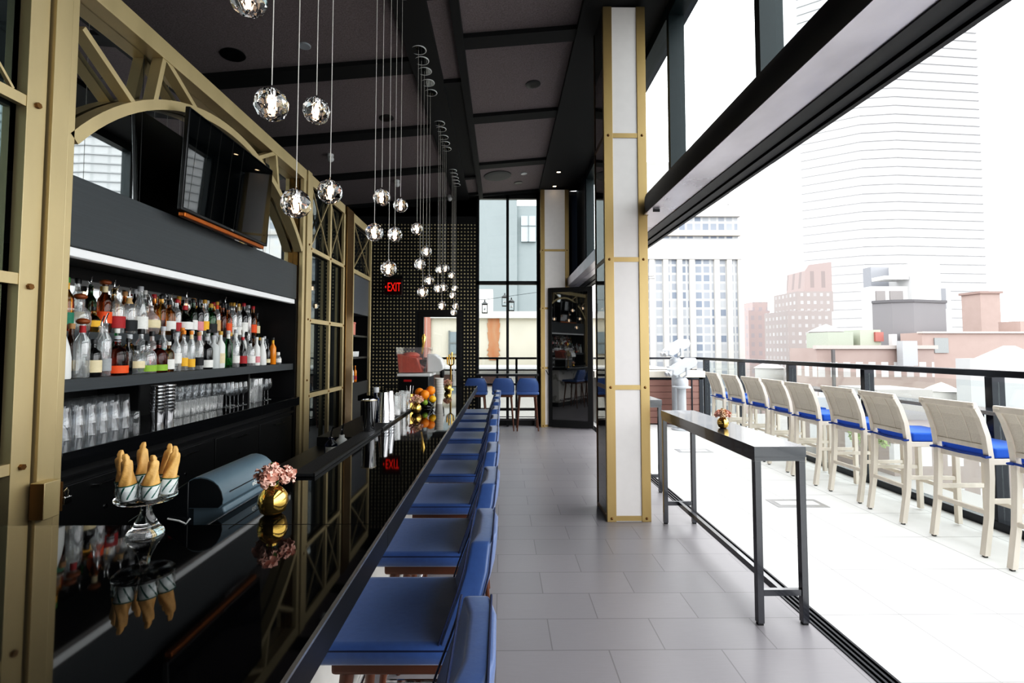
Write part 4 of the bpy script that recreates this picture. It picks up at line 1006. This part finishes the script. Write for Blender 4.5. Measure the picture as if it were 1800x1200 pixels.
gp = thing('gold_pourers', 'gold pour taps clustered right of the frozen drink machine', 'taps', (-.66, 6.35, 1.0702))
MB().lathe([(.04, 0), (.04, .01), (.012, .02), (.012, .30), (.02, .31), (0, .32)], 16).build('column', mercury, gp, smooth=40)
for i in range(4): MB().tube([(0, 0, .30), (.028*(i-1.5), -.03*(i % 2), .33), (.03*(i-1.5), -.04*(i % 2), .42+.03*(i % 3))], [.008, .008, .012], 8).build('tap', mercury, gp, smooth=True)

# ================================================================== console tables
def console(y0, y1, x0, x1, H, label):
    t = thing('console_table', label, 'table', (0, 0, 0))
    MB().box(x0, x1, y0, y1, H-.062, H).build('tabletop', table_m, t, bevel=.002)
    MB().box(x0+.004, x1-.004, y0+.004, y1-.004, H-.085, H-.062).build('apron', table_m, t)
    for x in (x0+.004, x1-.042):
        for y in (y0+.004, y1-.042):
            lg = MB().box(x, x+.038, y, y+.038, .012, H-.085).build('leg', table_m, t, bevel=.002)
            MB().box(x+.004, x+.034, y+.004, y+.034, 0, .012).build('foot_pad', plastic_black, lg)
    for y in (y0+.01, y1-.036): MB().box(x0+.042, x1-.042, y, y+.026, .165, .20).build('stretcher', table_m, t)
    xm = (x0+x1)/2; MB().box(xm-.014, xm+.014, y0+.036, y1-.036, .165, .20).build('long_stretcher', table_m, t)
console(2.88, 4.56, 1.478, 1.785, 1.025, 'narrow dark grey console table beside the terrace track, nearer one')
console(5.48, 7.1, 1.46, 1.79, 1.025, 'second dark console table half hidden behind the gold column')

# ================================================================== terrace
struct('floor', MB().box(1.912, 4.55, -4, 11.2, -.1, -.002).box(-4, 1.912, 10.5, 11.2, -.1, -.002), terrace_m).name = 'floor_terrace'
rl = thing('terrace_railing', 'long black railing with glass panels at the terrace edge', 'railing')
XR = 4.44
MB().box(XR-.055, XR+.055, -4, 11.05, 1.345, 1.405).build('top_rail', rail_m, rl, bevel=.008)
MB().box(-3.9, XR-.05, 10.97, 11.05, 1.355, 1.40).build('top_rail', rail_m, rl, bevel=.008)
MB().box(-3.9, XR-.05, 11.0, 11.03, 1.10, 1.13).build('mid_rail', rail_m, rl)
for y in (-.3, 1.25, 2.81, 4.38, 5.92, 7.48, 9.05, 10.6):
    MB().box(XR-.06, XR+.06, y-.034, y+.034, .0, 1.345).build('post', rail_m, rl, bevel=.003)
for x in (-3.2, -1.7, -.1, .33, 1.4, 3.2, 4.25):
    MB().box(x-.025, x+.025, 10.98, 11.04, .0, 1.355).build('post', rail_m, rl, bevel=.003)
MB().box(XR-.07, XR+.03, -4, 11.0, 0, .075).build('base_channel', rail_m, rl)
ys_ = (-3.9, -.3, 1.25, 2.81, 4.38, 5.92, 7.48, 9.05, 10.6)
for a, b in zip(ys_, ys_[1:]): MB().box(XR-.006, XR+.006, a+.035, b-.035, .075, 1.30).build('glass_panel', rail_pane, rl)
led_ = thing('drink_ledge', 'narrow dark drink ledge fixed along the inside of the terrace railing', 'ledge')
MB().box(4.12, 4.372, -1, 9.0, 1.035, 1.07).build('board', table_m, led_, bevel=.003)
for y in (-.3, 1.25, 2.81, 4.38, 5.92, 7.48): MB().prism([(4.15, 1.035), (4.372, 1.035), (4.372, .93)], 'y', y+.04, y+.054).build('bracket', rail_m, led_)
pw_ = thing('planter_wall', 'red brown boarded planter wall with pale cap at the terrace end', 'wall')
MB().box(2.0, 4.20, 10.38, 10.86, .02, .955).build('core', black, pw_)
for j in range(7): MB().box(2.0, 4.17, 10.345, 10.38, .02+j*.132, .145+j*.132).build('board', clad, pw_, bevel=.003)
MB().box(1.98, 4.26, 10.33, 10.36, .945, .985).build('trim', rail_m, pw_); MB().box(4.17, 4.25, 10.33, 10.90, 0, .985).build('corner_post', rail_m, pw_); MB().box(4.0, 4.03, 10.335, 10.36, 0, .945).build('corner_post', rail_m, pw_)
MB().box(1.95, 4.30, 10.32, 10.92, .985, 1.12).build('cap', stone_cap, pw_, bevel=.01)

# floor hatches
for x, y, s_ in ((3.05, 5.1, 'nearer'), (3.0, 7.7, 'farther')):
    t = thing('floor_light', 'square metal light set in the terrace paving, %s of the two' % s_, 'floor light')
    MB().box(x-.26, x+.26, y-.13, y+.13, -.003, .004).build('frame', P('hatch_steel_'+s_, 'b6b6b8', .35, .8), t); MB().box(x-.20, x+.20, y-.06, y+.06, .0, .0065).build('lens', white_plastic, t)

# terrace stool (front towards +X)
def make_terrace_stool():
    t = thing('terrace_stool', '', 'stool')
    hw, hd = .235, .22
    mb = MB(); mb.box(-hd, hd, -hw, hw, .70, .745); mb.build('seat_frame', teak, t, bevel=.005)
    cu = MB().box(-.185, .24, -.228, .228, .747, .828).build('cushion', cushion_m, t, bevel=.018)
    mb = MB()
    for s_ in (-1, 1): mb.tube([(-.19, s_*.19, .765), (-.235, s_*.235, .762), (-.27, s_*.235, .758), (-.262, s_*.20, .76)], .009, 6)
    mb.tube([(-.248, -.235, .762), (-.255, 0, .755), (-.248, .235, .762)], .010, 6)
    mb.build('cushion_tie', P('navy_tie', '123a86', .7) if 'navy_tie' not in MATS else MATS['navy_tie'], cu, smooth=True)
    for s_ in (-1, 1):
        y = s_*(hw-.02)
        MB().bar((hd-.02, y, 0.012), (hd-.025, y, .70), .042, .042, (1, 0, 0)).build('leg', teak, t, bevel=.005)
        pts = [(-.29, 0), (-.245, .30), (-.225, .60), (-.225, .76), (-.245, .92), (-.29, 1.06), (-.345, 1.165)]
        mb = MB()
        for (xa, za), (xb, zb) in zip(pts, pts[1:]):
            mb.hexa([(xa-.021, y-.021, za+.012*(za == 0)), (xa+.021, y-.021, za+.012*(za == 0)), (xa+.021, y+.021, za+.012*(za == 0)), (xa-.021, y+.021, za+.012*(za == 0)), (xb-.021, y-.021, zb), (xb+.021, y-.021, zb), (xb+.021, y+.021, zb), (xb-.021, y+.021, zb)])
        lg = mb.build('rear_leg', teak, t)
        MB().box(-.302, -.278, y-.012, y+.012, 0, .013).build('glide', plastic_black, lg)
    MB().bar((-.345, -hw-.005, 1.155), (-.345, hw+.005, 1.155), .03, .05, (0, 0, 1)).build('top_rail', teak, t, bevel=.006)
    MB().bar((-.235, -hw+.03, .83), (-.235, hw-.03, .83), .025, .04).build('lower_rail', teak, t, bevel=.004)
    pts = [(-.236, .85), (-.252, .93), (-.295, 1.06), (-.335, 1.135)]
    mb = MB(); ny = 10
    for (xa, za), (xb, zb) in zip(pts, pts[1:]):
        mb.hexa([(xa-.006, -hw+.04, za), (xa+.006, -hw+.04, za), (xa+.006, hw-.04, za), (xa-.006, hw-.04, za), (xb-.006, -hw+.04, zb), (xb+.006, -hw+.04, zb), (xb+.006, hw-.04, zb), (xb-.006, hw-.04, zb)])
    bk = mb.build('woven_back', weave, t)
    for y in (-.10, .10):
        mb = MB()
        for (xa, za), (xb, zb) in zip(pts, pts[1:]): mb.bar((xa-.007, y, za), (xb-.007, y, zb), .006, .006)
        mb.build('seam', teak, bk)
    MB().bar((-.245, -hw+.04, .33), (-.245, hw-.04, .33), .03, .035).build('stretcher', teak, t, bevel=.004)
    MB().bar((hd-.02, -hw+.04, .30), (hd-.02, hw-.04, .30), .03, .035).build('stretcher', teak, t, bevel=.004)
    for s_ in (-1, 1): MB().bar((-.235, s_*(hw-.02), .42), (hd-.04, s_*(hw-.02), .42), .028, .035).build('stretcher', teak, t, bevel=.004)
    return t
tys = [3.36, 4.02, 4.70, 5.33, 5.98, 6.59, 7.19, 7.80, 8.50]
tn = ['nearest, cut by the right edge', 'second nearest', 'third nearest', 'fourth nearest', 'fifth nearest', 'fourth farthest', 'third farthest', 'second farthest', 'farthest, beside the viewers']
ts = make_terrace_stool(); ts.location = (3.98, tys[0], 0); ts['label'] = 'whitewashed terrace stool with blue cushion, '+tn[0]; ts['group'] = 'whitewashed stools along the railing'
ts.rotation_euler = (0, 0, .03)
for i in range(1, 9): dup(ts, (3.98+R.uniform(-.03, .02), tys[i], 0), R.uniform(-.05, .05), 'whitewashed terrace stool with blue cushion, '+tn[i])

# coin viewers
def viewer(x, y, zc, s, rz, label):
    t = thing('coin_viewer', label, 'binocular viewer', (x, y, 0), rz)
    MB().lathe([(.20, 0), (.20, .015), (.09, .03), (.085, .05), (.085, zc-.42), (.10, zc-.41), (.18, zc-.40), (.18, zc-.375), (.13, zc-.36), (.13, zc-.25), (.10, zc-.21), (.05, zc-.19), (0, zc-.19)], 28).build('pedestal', white_metal, t, smooth=40)
    mb = MB()
    for q in (-1, 1): mb.tube([(0, q*.04, zc-.21), (.03, q*.13, zc-.14), (.03, q*.135, zc)], .018, 8)
    mb.build('yoke', white_metal, t, smooth=True)
    mb = MB()
    pr = [(-.27, -.13), (-.25, -.04), (-.12, .06), (.16, .19), (.26, .19), (.30, .10), (.26, .02), (.0, -.09), (-.18, -.17)]
    mb.prism([(a*s, zc+b*s) for a, b in pr], 'y', -.12, .12); mb.build('housing', white_metal, t, bevel=.025)
    mb = MB()
    for q in (-.055, .055): mb.tube([(-.23*s, q, zc-.10*s), (-.31*s, q, zc-.135*s)], .045, 14)
    mb.build('eyepiece', P('viewer_grey_%d' % int(zc*100), 'b9bdc2', .3), t, smooth=40)
viewer(3.56, 9.7, 1.22, 1.0, .25, 'white coin viewer on a low pedestal at the terrace end, in front')
viewer(3.60, 10.12, 1.60, 1.0, .35, 'taller white coin viewer standing just behind the lower one')

# ================================================================== city
def blk(name, label, cat='building'): return thing(name, label, cat)
def box_part(t, name, x0, x1, y0, y1, z0, z1, m, **k): return MB().box(x0, x1, y0, y1, z0, z1).build(name, m, t, **k)
GB = -28.
struct('ground', MB().box(-200, 400, 12, 400, GB-1, GB), P('street_grey', city('8f8d8b'), .9)).name = 'ground_street'
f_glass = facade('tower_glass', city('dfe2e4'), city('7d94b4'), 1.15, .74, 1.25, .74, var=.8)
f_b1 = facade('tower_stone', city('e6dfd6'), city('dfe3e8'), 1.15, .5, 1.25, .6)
stone = P('tower_pale_stone', city('e9e3d9'), .8, 0, .05, .3)
t = blk('glass_tower', 'pale stone and blue glass office tower behind the viewers')
box_part(t, 'main_block', 17.5, 34.3, 70, 86, GB, 21.4, f_glass)
for x in (17.2, 21.2, 23.2, 25.2, 27.0, 30.6, 32.4, 34.0): box_part(t, 'pilaster', x, x+.75, 69.6, 70.2, GB, 14.5, stone)
box_part(t, 'cornice', 17.4, 34.5, 69.5, 70.3, 14.4, 17.2, f_b1); box_part(t, 'cornice', 17.4, 34.5, 69.4, 70.3, 20.6, 21.5, stone)
box_part(t, 'cornice', 17.4, 34.5, 69.4, 70.3, 17.8, 18.3, P('tower_tan', city('d9cdbd'), .8))
box_part(t, 'upper_block', 19.3, 35.2, 75, 90, 21.4, 25.5, f_b1); box_part(t, 'upper_block', 20.6, 37.9, 80, 92, 25.5, 32.6, f_b1)
f_br = facade('far_brick', city('c9aaa5'), city('b9a9ae'), 1.7, .45, 2.0, .5, city('d8aea6'), var=.5)
f_br2 = facade('brown_brick', city('b3a099'), city('dcdada'), 1.25, .42, 1.5, .4, city('bda9a2'), var=.7)
t = blk('brick_tower', 'distant pink brick tower with a penthouse box beside the glass tower')
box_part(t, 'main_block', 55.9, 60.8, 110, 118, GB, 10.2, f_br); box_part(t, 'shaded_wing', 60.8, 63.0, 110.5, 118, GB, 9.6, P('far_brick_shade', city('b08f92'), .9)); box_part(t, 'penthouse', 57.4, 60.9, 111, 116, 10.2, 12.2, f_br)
t = blk('brick_tower', 'low pale pink block left of the distant brick tower'); box_part(t, 'main_block', 58.0, 63, 122, 130, GB, 7.5, P('pale_pink', city('e4c8c4'), .9)); box_part(t, 'roof_box', 60, 62, 122.5, 127, 7.5, 9.0, P('pale_pink2', city('dfc0bc'), .9))
t = blk('stepped_tower', 'stepped brown brick tower left of the white high rise')
box_part(t, 'lower_block', 53.0, 61.3, 90, 98, GB, 8.6, f_br2); box_part(t, 'middle_block', 56.1, 63.0, 92, 100, 8.6, 12.4, f_br2)
mb = MB(); mb.prism([(59.3, 12.4), (64.9, 12.4), (64.9, 18.6), (60.4, 18.0), (59.6, 16.8)], 'y', 95, 101); mb.build('crown_block', facade('crown_brick', city('c3a199'), city('a58d88'), 2.2, .35, 6.5, .5, var=.2), t)
f_w = facade('white_tower_grid', city('e6e6e8'), city('ffffff'), 3.9, .8, 2.75, .72, city('e9e9eb'), var=.4)
t = blk('white_high_rise', 'tall faint white high rise with a grid of windows')
mb = MB(); mb.prism([(99, 158), (112, 149), (122, 147.5), (151, 150), (151, 175), (99, 175)], 'z', GB, 160); mb.build('shaft', f_w, t)
mb = MB()
for z in range(-8, 58): mb.prism([(98.8, 157.8), (112, 148.6), (122, 147.1), (151.2, 149.6), (151.2, 150.2), (122, 147.8), (112, 149.3), (98.8, 158.4)], 'z', z*2.75, z*2.75+.3)
mb.build('floor_band', P('band_grey', city('e4e4e6'), .8, 0, .02), t)
dk = P('charcoal_cladding', city('8f8b8f'), .8, 0, .04, .6)
t = blk('dark_box_building', 'windowless grey box building in front of the white high rise')
mb = MB(); mb.prism([(35.2, 46.0), (36.2, 44.9), (37.8, 44.4), (41.8, 45.5), (45.4, 50.2), (38.6, 50.2)], 'z', GB, 6.0); mb.build('volume', dk, t)
mb = MB(); mb.prism([(35.1, 45.95), (36.15, 44.8), (37.8, 44.3), (41.9, 45.42), (41.9, 45.6), (37.8, 44.5), (36.3, 45.0), (35.3, 46.1)], 'z', 5.85, 6.1); mb.build('coping', P('coping_dark', city('6f6c70'), .8), t)
wh = P('white_render', city('f4f4f3'), .8, 0, .02)
t = blk('white_rooftop_building', 'stepped white building rising behind the grey box')
box_part(t, 'stair_tower', 43.3, 46.4, 51, 56, GB, 10.6, wh); box_part(t, 'terrace_block', 39.4, 43.3, 51.5, 53, GB, 8.2, wh); box_part(t, 'glass_storey', 41.3, 45.0, 54, 55.2, 7.6, 10.7, P('rooftop_glass', city('a9adb8'), .2))
for x0, x1 in ((39.8, 40.8), (41.3, 42.7)): box_part(t, 'window', x0, x1, 51.4, 51.6, 6.4, 7.7, P('dim_window_%d' % int(x0), city('9a8f8c'), .3))
box_part(t, 'canopy', 40.6, 43.2, 51.2, 53, 8.9, 9.3, wh); box_part(t, 'window', 46.5, 47.4, 51.5, 53, 5.8, 8.0, P('dim_window_b', city('8f949f'), .3)); box_part(t, 'side_wing', 46.4, 48.0, 51.6, 56, GB, 8.1, wh)
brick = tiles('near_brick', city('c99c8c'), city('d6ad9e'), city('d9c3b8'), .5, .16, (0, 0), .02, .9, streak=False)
bpl = P('pale_brick', city('cfa595'), .9, 0, .10, 1.2)
t = blk('brick_chimney', 'tall square brick chimney at the right'); box_part(t, 'shaft', 59.5, 62.0, 60, 62.5, GB, 8.5, bpl); box_part(t, 'cap', 59.3, 62.2, 59.8, 62.7, 8.4, 8.7, P('cap_brick', city('b98e80'), .9))
t = blk('long_brick_building', 'long pale brick building with blank wall at the right edge')
box_part(t, 'main_wall', 36.4, 60, 42, 44.3, GB, 2.95, bpl); box_part(t, 'raised_wall', 45.5, 62, 42.4, 44.3, 2.95, 4.0, bpl); box_part(t, 'window', 37.4, 38.6, 41.9, 42.1, 1.2, 2.5, P('dim_window_c', city('9fa7a6'), .3)); box_part(t, 'coping', 36.3, 45.5, 41.8, 42.4, 2.9, 3.05, P('coping_pale', city('dfd2c8'), .9))
f_mid = facade('mid_brick', city('b58c7e'), city('ffffff'), 1.05, .55, 2.45, .5, city('cfaa9b'), var=.7, v0=.55)
t = blk('mid_brick_building', 'brick building with rows of white windows below the water tank')
box_part(t, 'main_block', 25.9, 35.6, 40, 43.8, GB, 1.62, f_mid); box_part(t, 'parapet', 25.7, 35.8, 39.8, 40.2, 1.55, 1.85, P('parapet_pale', city('dcc9bd'), .9))
box_part(t, 'skylight', 28.2, 30.4, 42, 45, 1.62, 3.0, P('roof_green', city('b9c9a9'), .5)); box_part(t, 'hoarding', 31.0, 32.8, 42, 44, 1.62, 3.2, P('roof_green2', city('c4d0ae'), .6))
box_part(t, 'red_panel', 32.2, 32.9, 41.8, 42, 2.2, 3.0, P('red_sign', city('d8553c'), .6)); box_part(t, 'vent', 33.0, 33.4, 41, 41.4, 1.6, 2.8, P('vent_white', city('e8e8e6'), .6)); box_part(t, 'tank', 32.2, 33.4, 39.0, 39.6, .2, 2.2, P('vent_grey', city('c5c9cf'), .4))
box_part(t, 'fire_escape', 26.8, 27.0, 39.4, 39.6, -6, 1.5, P('iron_dark', city('6b6566'), .6))
def tank(x, y, z0, r, h, label):
    t = thing('water_tank', label, 'water tank', (x, y, z0))
    MB().lathe([(r*.96, 0), (r, .1*h), (r, .95*h), (r*.98, h)], 24).build('barrel', P('tank_wood_%d' % int(x*10), city('e2dad2'), .8), t, smooth=30)
    MB().lathe([(r*1.1, h), (r*.55, h*1.28), (0, h*1.5)], 24).build('cone_roof', P('tank_roof_%d' % int(x*10), city('efe7e0'), .8), t, smooth=30)
    mb = MB()
    for i in range(6): mb.tube([(r*.8*cos(i*pi/3), r*.8*sin(i*pi/3), 0), (r*.8*cos(i*pi/3), r*.8*sin(i*pi/3), GB-z0)], .12, 6)
    mb.build('stand', P('tank_stand_%d' % int(x*10), city('b7aaa4'), .8), t)
tank(41.6, 62.3, 1.7, 1.9, 2.0, 'round wooden water tank above the brick building')
tank(27.4, 50, -1.8, 1.3, 1.4, 'small pale water tank seen over the railing left of centre')
tank(28.0, 31, -2.2, .9, 1.1, 'low round tank just above the terrace rail')
t = blk('grey_roof_building', 'pale grey building with a small peaked roof at the right edge')
box_part(t, 'wall', 27.0, 40, 28, 28.9, GB, 1.0, P('pale_grey_wall', city('c9cacc'), .8, 0, .05, 1.5)); 
mb = MB(); mb.prism([(28.0, 1.0), (31.5, 1.0), (29.8, 1.75)], 'y', 28.1, 28.8); mb.build('peaked_roof', P('peach_roof', city('e8d0c4'), .8), t)
t = blk('low_roofs', 'low pale roofs seen through the glass railing', 'building')
box_part(t, 'roof', 12, 26, 24, 36, GB, -3.2, P('low_roof_a', city('a9a29e'), .9)); box_part(t, 'roof', 16, 25, 20, 26, GB, -2.2, facade('low_facade', city('a58d82'), city('e6e8ea'), 1.3, .5, 1.8, .5)); box_part(t, 'bulkhead', 20, 23, 26, 29, -3.2, -.6, P('low_roof_b', city('c2bab4'), .9)); box_part(t, 'roof', 9, 17, 14, 22, GB, -3.6, facade('low_facade2', city('a39c96'), city('e6e8ea'), 1.6, .5, 2.2, .5))
for x, y in ((21.5, 23.6), (18, 28)): box_part(t, 'duct', x, x+1.2, y, y+.8, -3.2, -1.2, P('duct_%d' % int(x), city('c9ccd0'), .4))
for n_, (x, y, z, r) in enumerate(((10.6, 14.2, -.5, .75), (11.3, 15.0, -.9, .6))):
    mb = MB()
    for q in range(420):
        v = Vector((R.gauss(0, 1), R.gauss(0, 1), R.gauss(0, 1))).normalized()*r*R.uniform(.4, 1); a = Vector((R.random()-.5, R.random()-.5, R.random()-.5)).normalized()*.09; b = a.cross(v).normalized()*.05
        c = Vector((x, y, z))+v; mb.add([c-a, c+b, c+a, c-b], [(0, 1, 2, 3)])
    sr = thing('roof_shrub', 'bright green shrub below the terrace rail, %s' % ('larger one' if n_ == 0 else 'smaller one behind'), 'shrub')
    mb.build('foliage', P('shrub_green_%d' % n_, city('a8c85a'), .6, 0, .3), sr); MB().tube([(x, y, -3.6), (x, y, z)], .06, 6).build('stem', walnut, sr)
# behind the end windows
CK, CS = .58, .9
t = blk('grey_neighbour_building', 'tall blank grey building seen through the end window')
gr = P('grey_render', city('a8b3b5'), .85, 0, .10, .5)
box_part(t, 'wall', -14, .95, 30, 38, GB, 16, gr); box_part(t, 'wall', .95, 4.5, 30.2, 38, GB, 10.5, gr)
box_part(t, 'window', 1.2, 2.1, 30.0, 30.25, 8.2, 9.8, P('grey_pane', city('cfdade'), .2)); mb = MB(); mb.box(1.63, 1.67, 29.95, 30.2, 8.2, 9.8); mb.box(1.2, 2.1, 29.95, 30.2, 9.15, 9.2); mb.build('window_bar', P('bar_grey', city('8f989c'), .5), t)
t = blk('beige_neighbour_building', 'beige wall with orange rust stain outside the end window')
bg_ = P('beige_render', 'b9b3a3', .9, 0, .12, 1.4)
box_part(t, 'wall', -2.6, 5, 18, 24, -3, 2.75, bg_)
box_part(t, 'brick_edge', -3.0, -2.6, 17.9, 24, -3, 2.9, tiles('edge_brick', city('c07866'), city('cc8a78'), city('dcc6bc'), .22, .075, (0, 0), .01, .9, streak=False))
m_, nt_, out_ = newmat('rust_stain'); b_ = N(nt_, 'ShaderNodeBsdfPrincipled'); L(nt_, mixc(nt_, noise(nt_, 3.0, 5, (1.5, 1, .4)), tuple(.42*x for x in lin('e8761a')), tuple(.5*x for x in lin('dcb896'))), b_.inputs['Base Color']); L(nt_, b_.outputs[0], out_.inputs[0])
mb = MB(); pz = [2.7-.17*i for i in range(10)]
for i in range(9):
    w0 = .20+.05*R.uniform(-1, 1); w1 = .20+.05*R.uniform(-1, 1)
    mb.hexa([(-.30-w1, 17.97, pz[i+1]), (-.30+w1, 17.97, pz[i+1]), (-.30+w1, 17.999, pz[i+1]), (-.30-w1, 17.999, pz[i+1]), (-.30-w0, 17.97, pz[i]), (-.30+w0, 17.97, pz[i]), (-.30+w0, 17.999, pz[i]), (-.30-w0, 17.999, pz[i])])
mb.build('rust_stain', m_, t)
box_part(t, 'coping', -2.6, 5, 17.8, 18.2, 2.7, 2.95, P('coping_white', city('e6e4de'), .8)); box_part(t, 'roof_box', -.9, -.35, 19, 20, 2.75, 3.9, wh)
mb = MB(); mb.box(-1.9, -1.35, 17.9, 18.02, 1.4, 2.2); mb.build('window', P('pale_pane', city('9aa6aa'), .2), t); mb = MB(); mb.box(-1.95, -1.9, 17.88, 18.02, 1.35, 2.25); mb.box(-1.9, -1.35, 17.88, 18.02, 1.77, 1.82); mb.build('window_trim', P('trim_grey', city('7f8583'), .6), t)
t = blk('lower_white_building', 'white low building with brown windows below the end rail')
box_part(t, 'wall', -4, 5, 14, 17, -4, 1.02, P('cream_white', city('ece8de'), .9))
for x in (-2.1, -.55, .45, 1.35): box_part(t, 'window', x, x+.7, 13.95, 14.02, .52, .85, P('brown_pane_%d' % int(x*10+50), city('6b5248'), .4))
box_part(t, 'ledge', -4, 5, 13.8, 14, .98, 1.06, wh)
for i, (x, y, z) in enumerate(((-.44, 12.6, 2.52), (.075, 12.6, 2.70), (.25, 12.6, 2.58))):
    t = thing('hanging_lantern', 'black lantern hanging on a wire outside the end window, %s' % ('left', 'middle', 'right')[i], 'lantern', (x, y, z), 0, 'lanterns outside the end window')
    mb = MB(); mb.box(-.07, .07, -.07, .07, -.02, .0); mb.box(-.07, .07, -.07, .07, .20, .22)
    for a in (-1, 1):
        for b in (-1, 1): mb.box(a*.065-.006, a*.065+.006, b*.065-.006, b*.065+.006, 0, .2)
    mb.build('cage', black, t); MB().lathe([(.10, .22), (.02, .28), (.012, .33), (0, .33)], 4).build('roof', black, t); MB().sph((0, 0, .10), .035, 10, 7).build('bulb', white_plastic, t, smooth=True)
cw = thing('overhead_wires', 'thin dark wires strung outside the end window', 'wires')
MB().tube([(-4, 12.75, 2.80), (-.44, 12.75, 2.87), (.25, 12.75, 2.97), (4, 12.75, 3.5)], .006, 5).build('wire', black, cw); MB().tube([(-4, 12.7, 3.2), (4, 12.7, 3.42)], .006, 5).build('wire', black, cw)
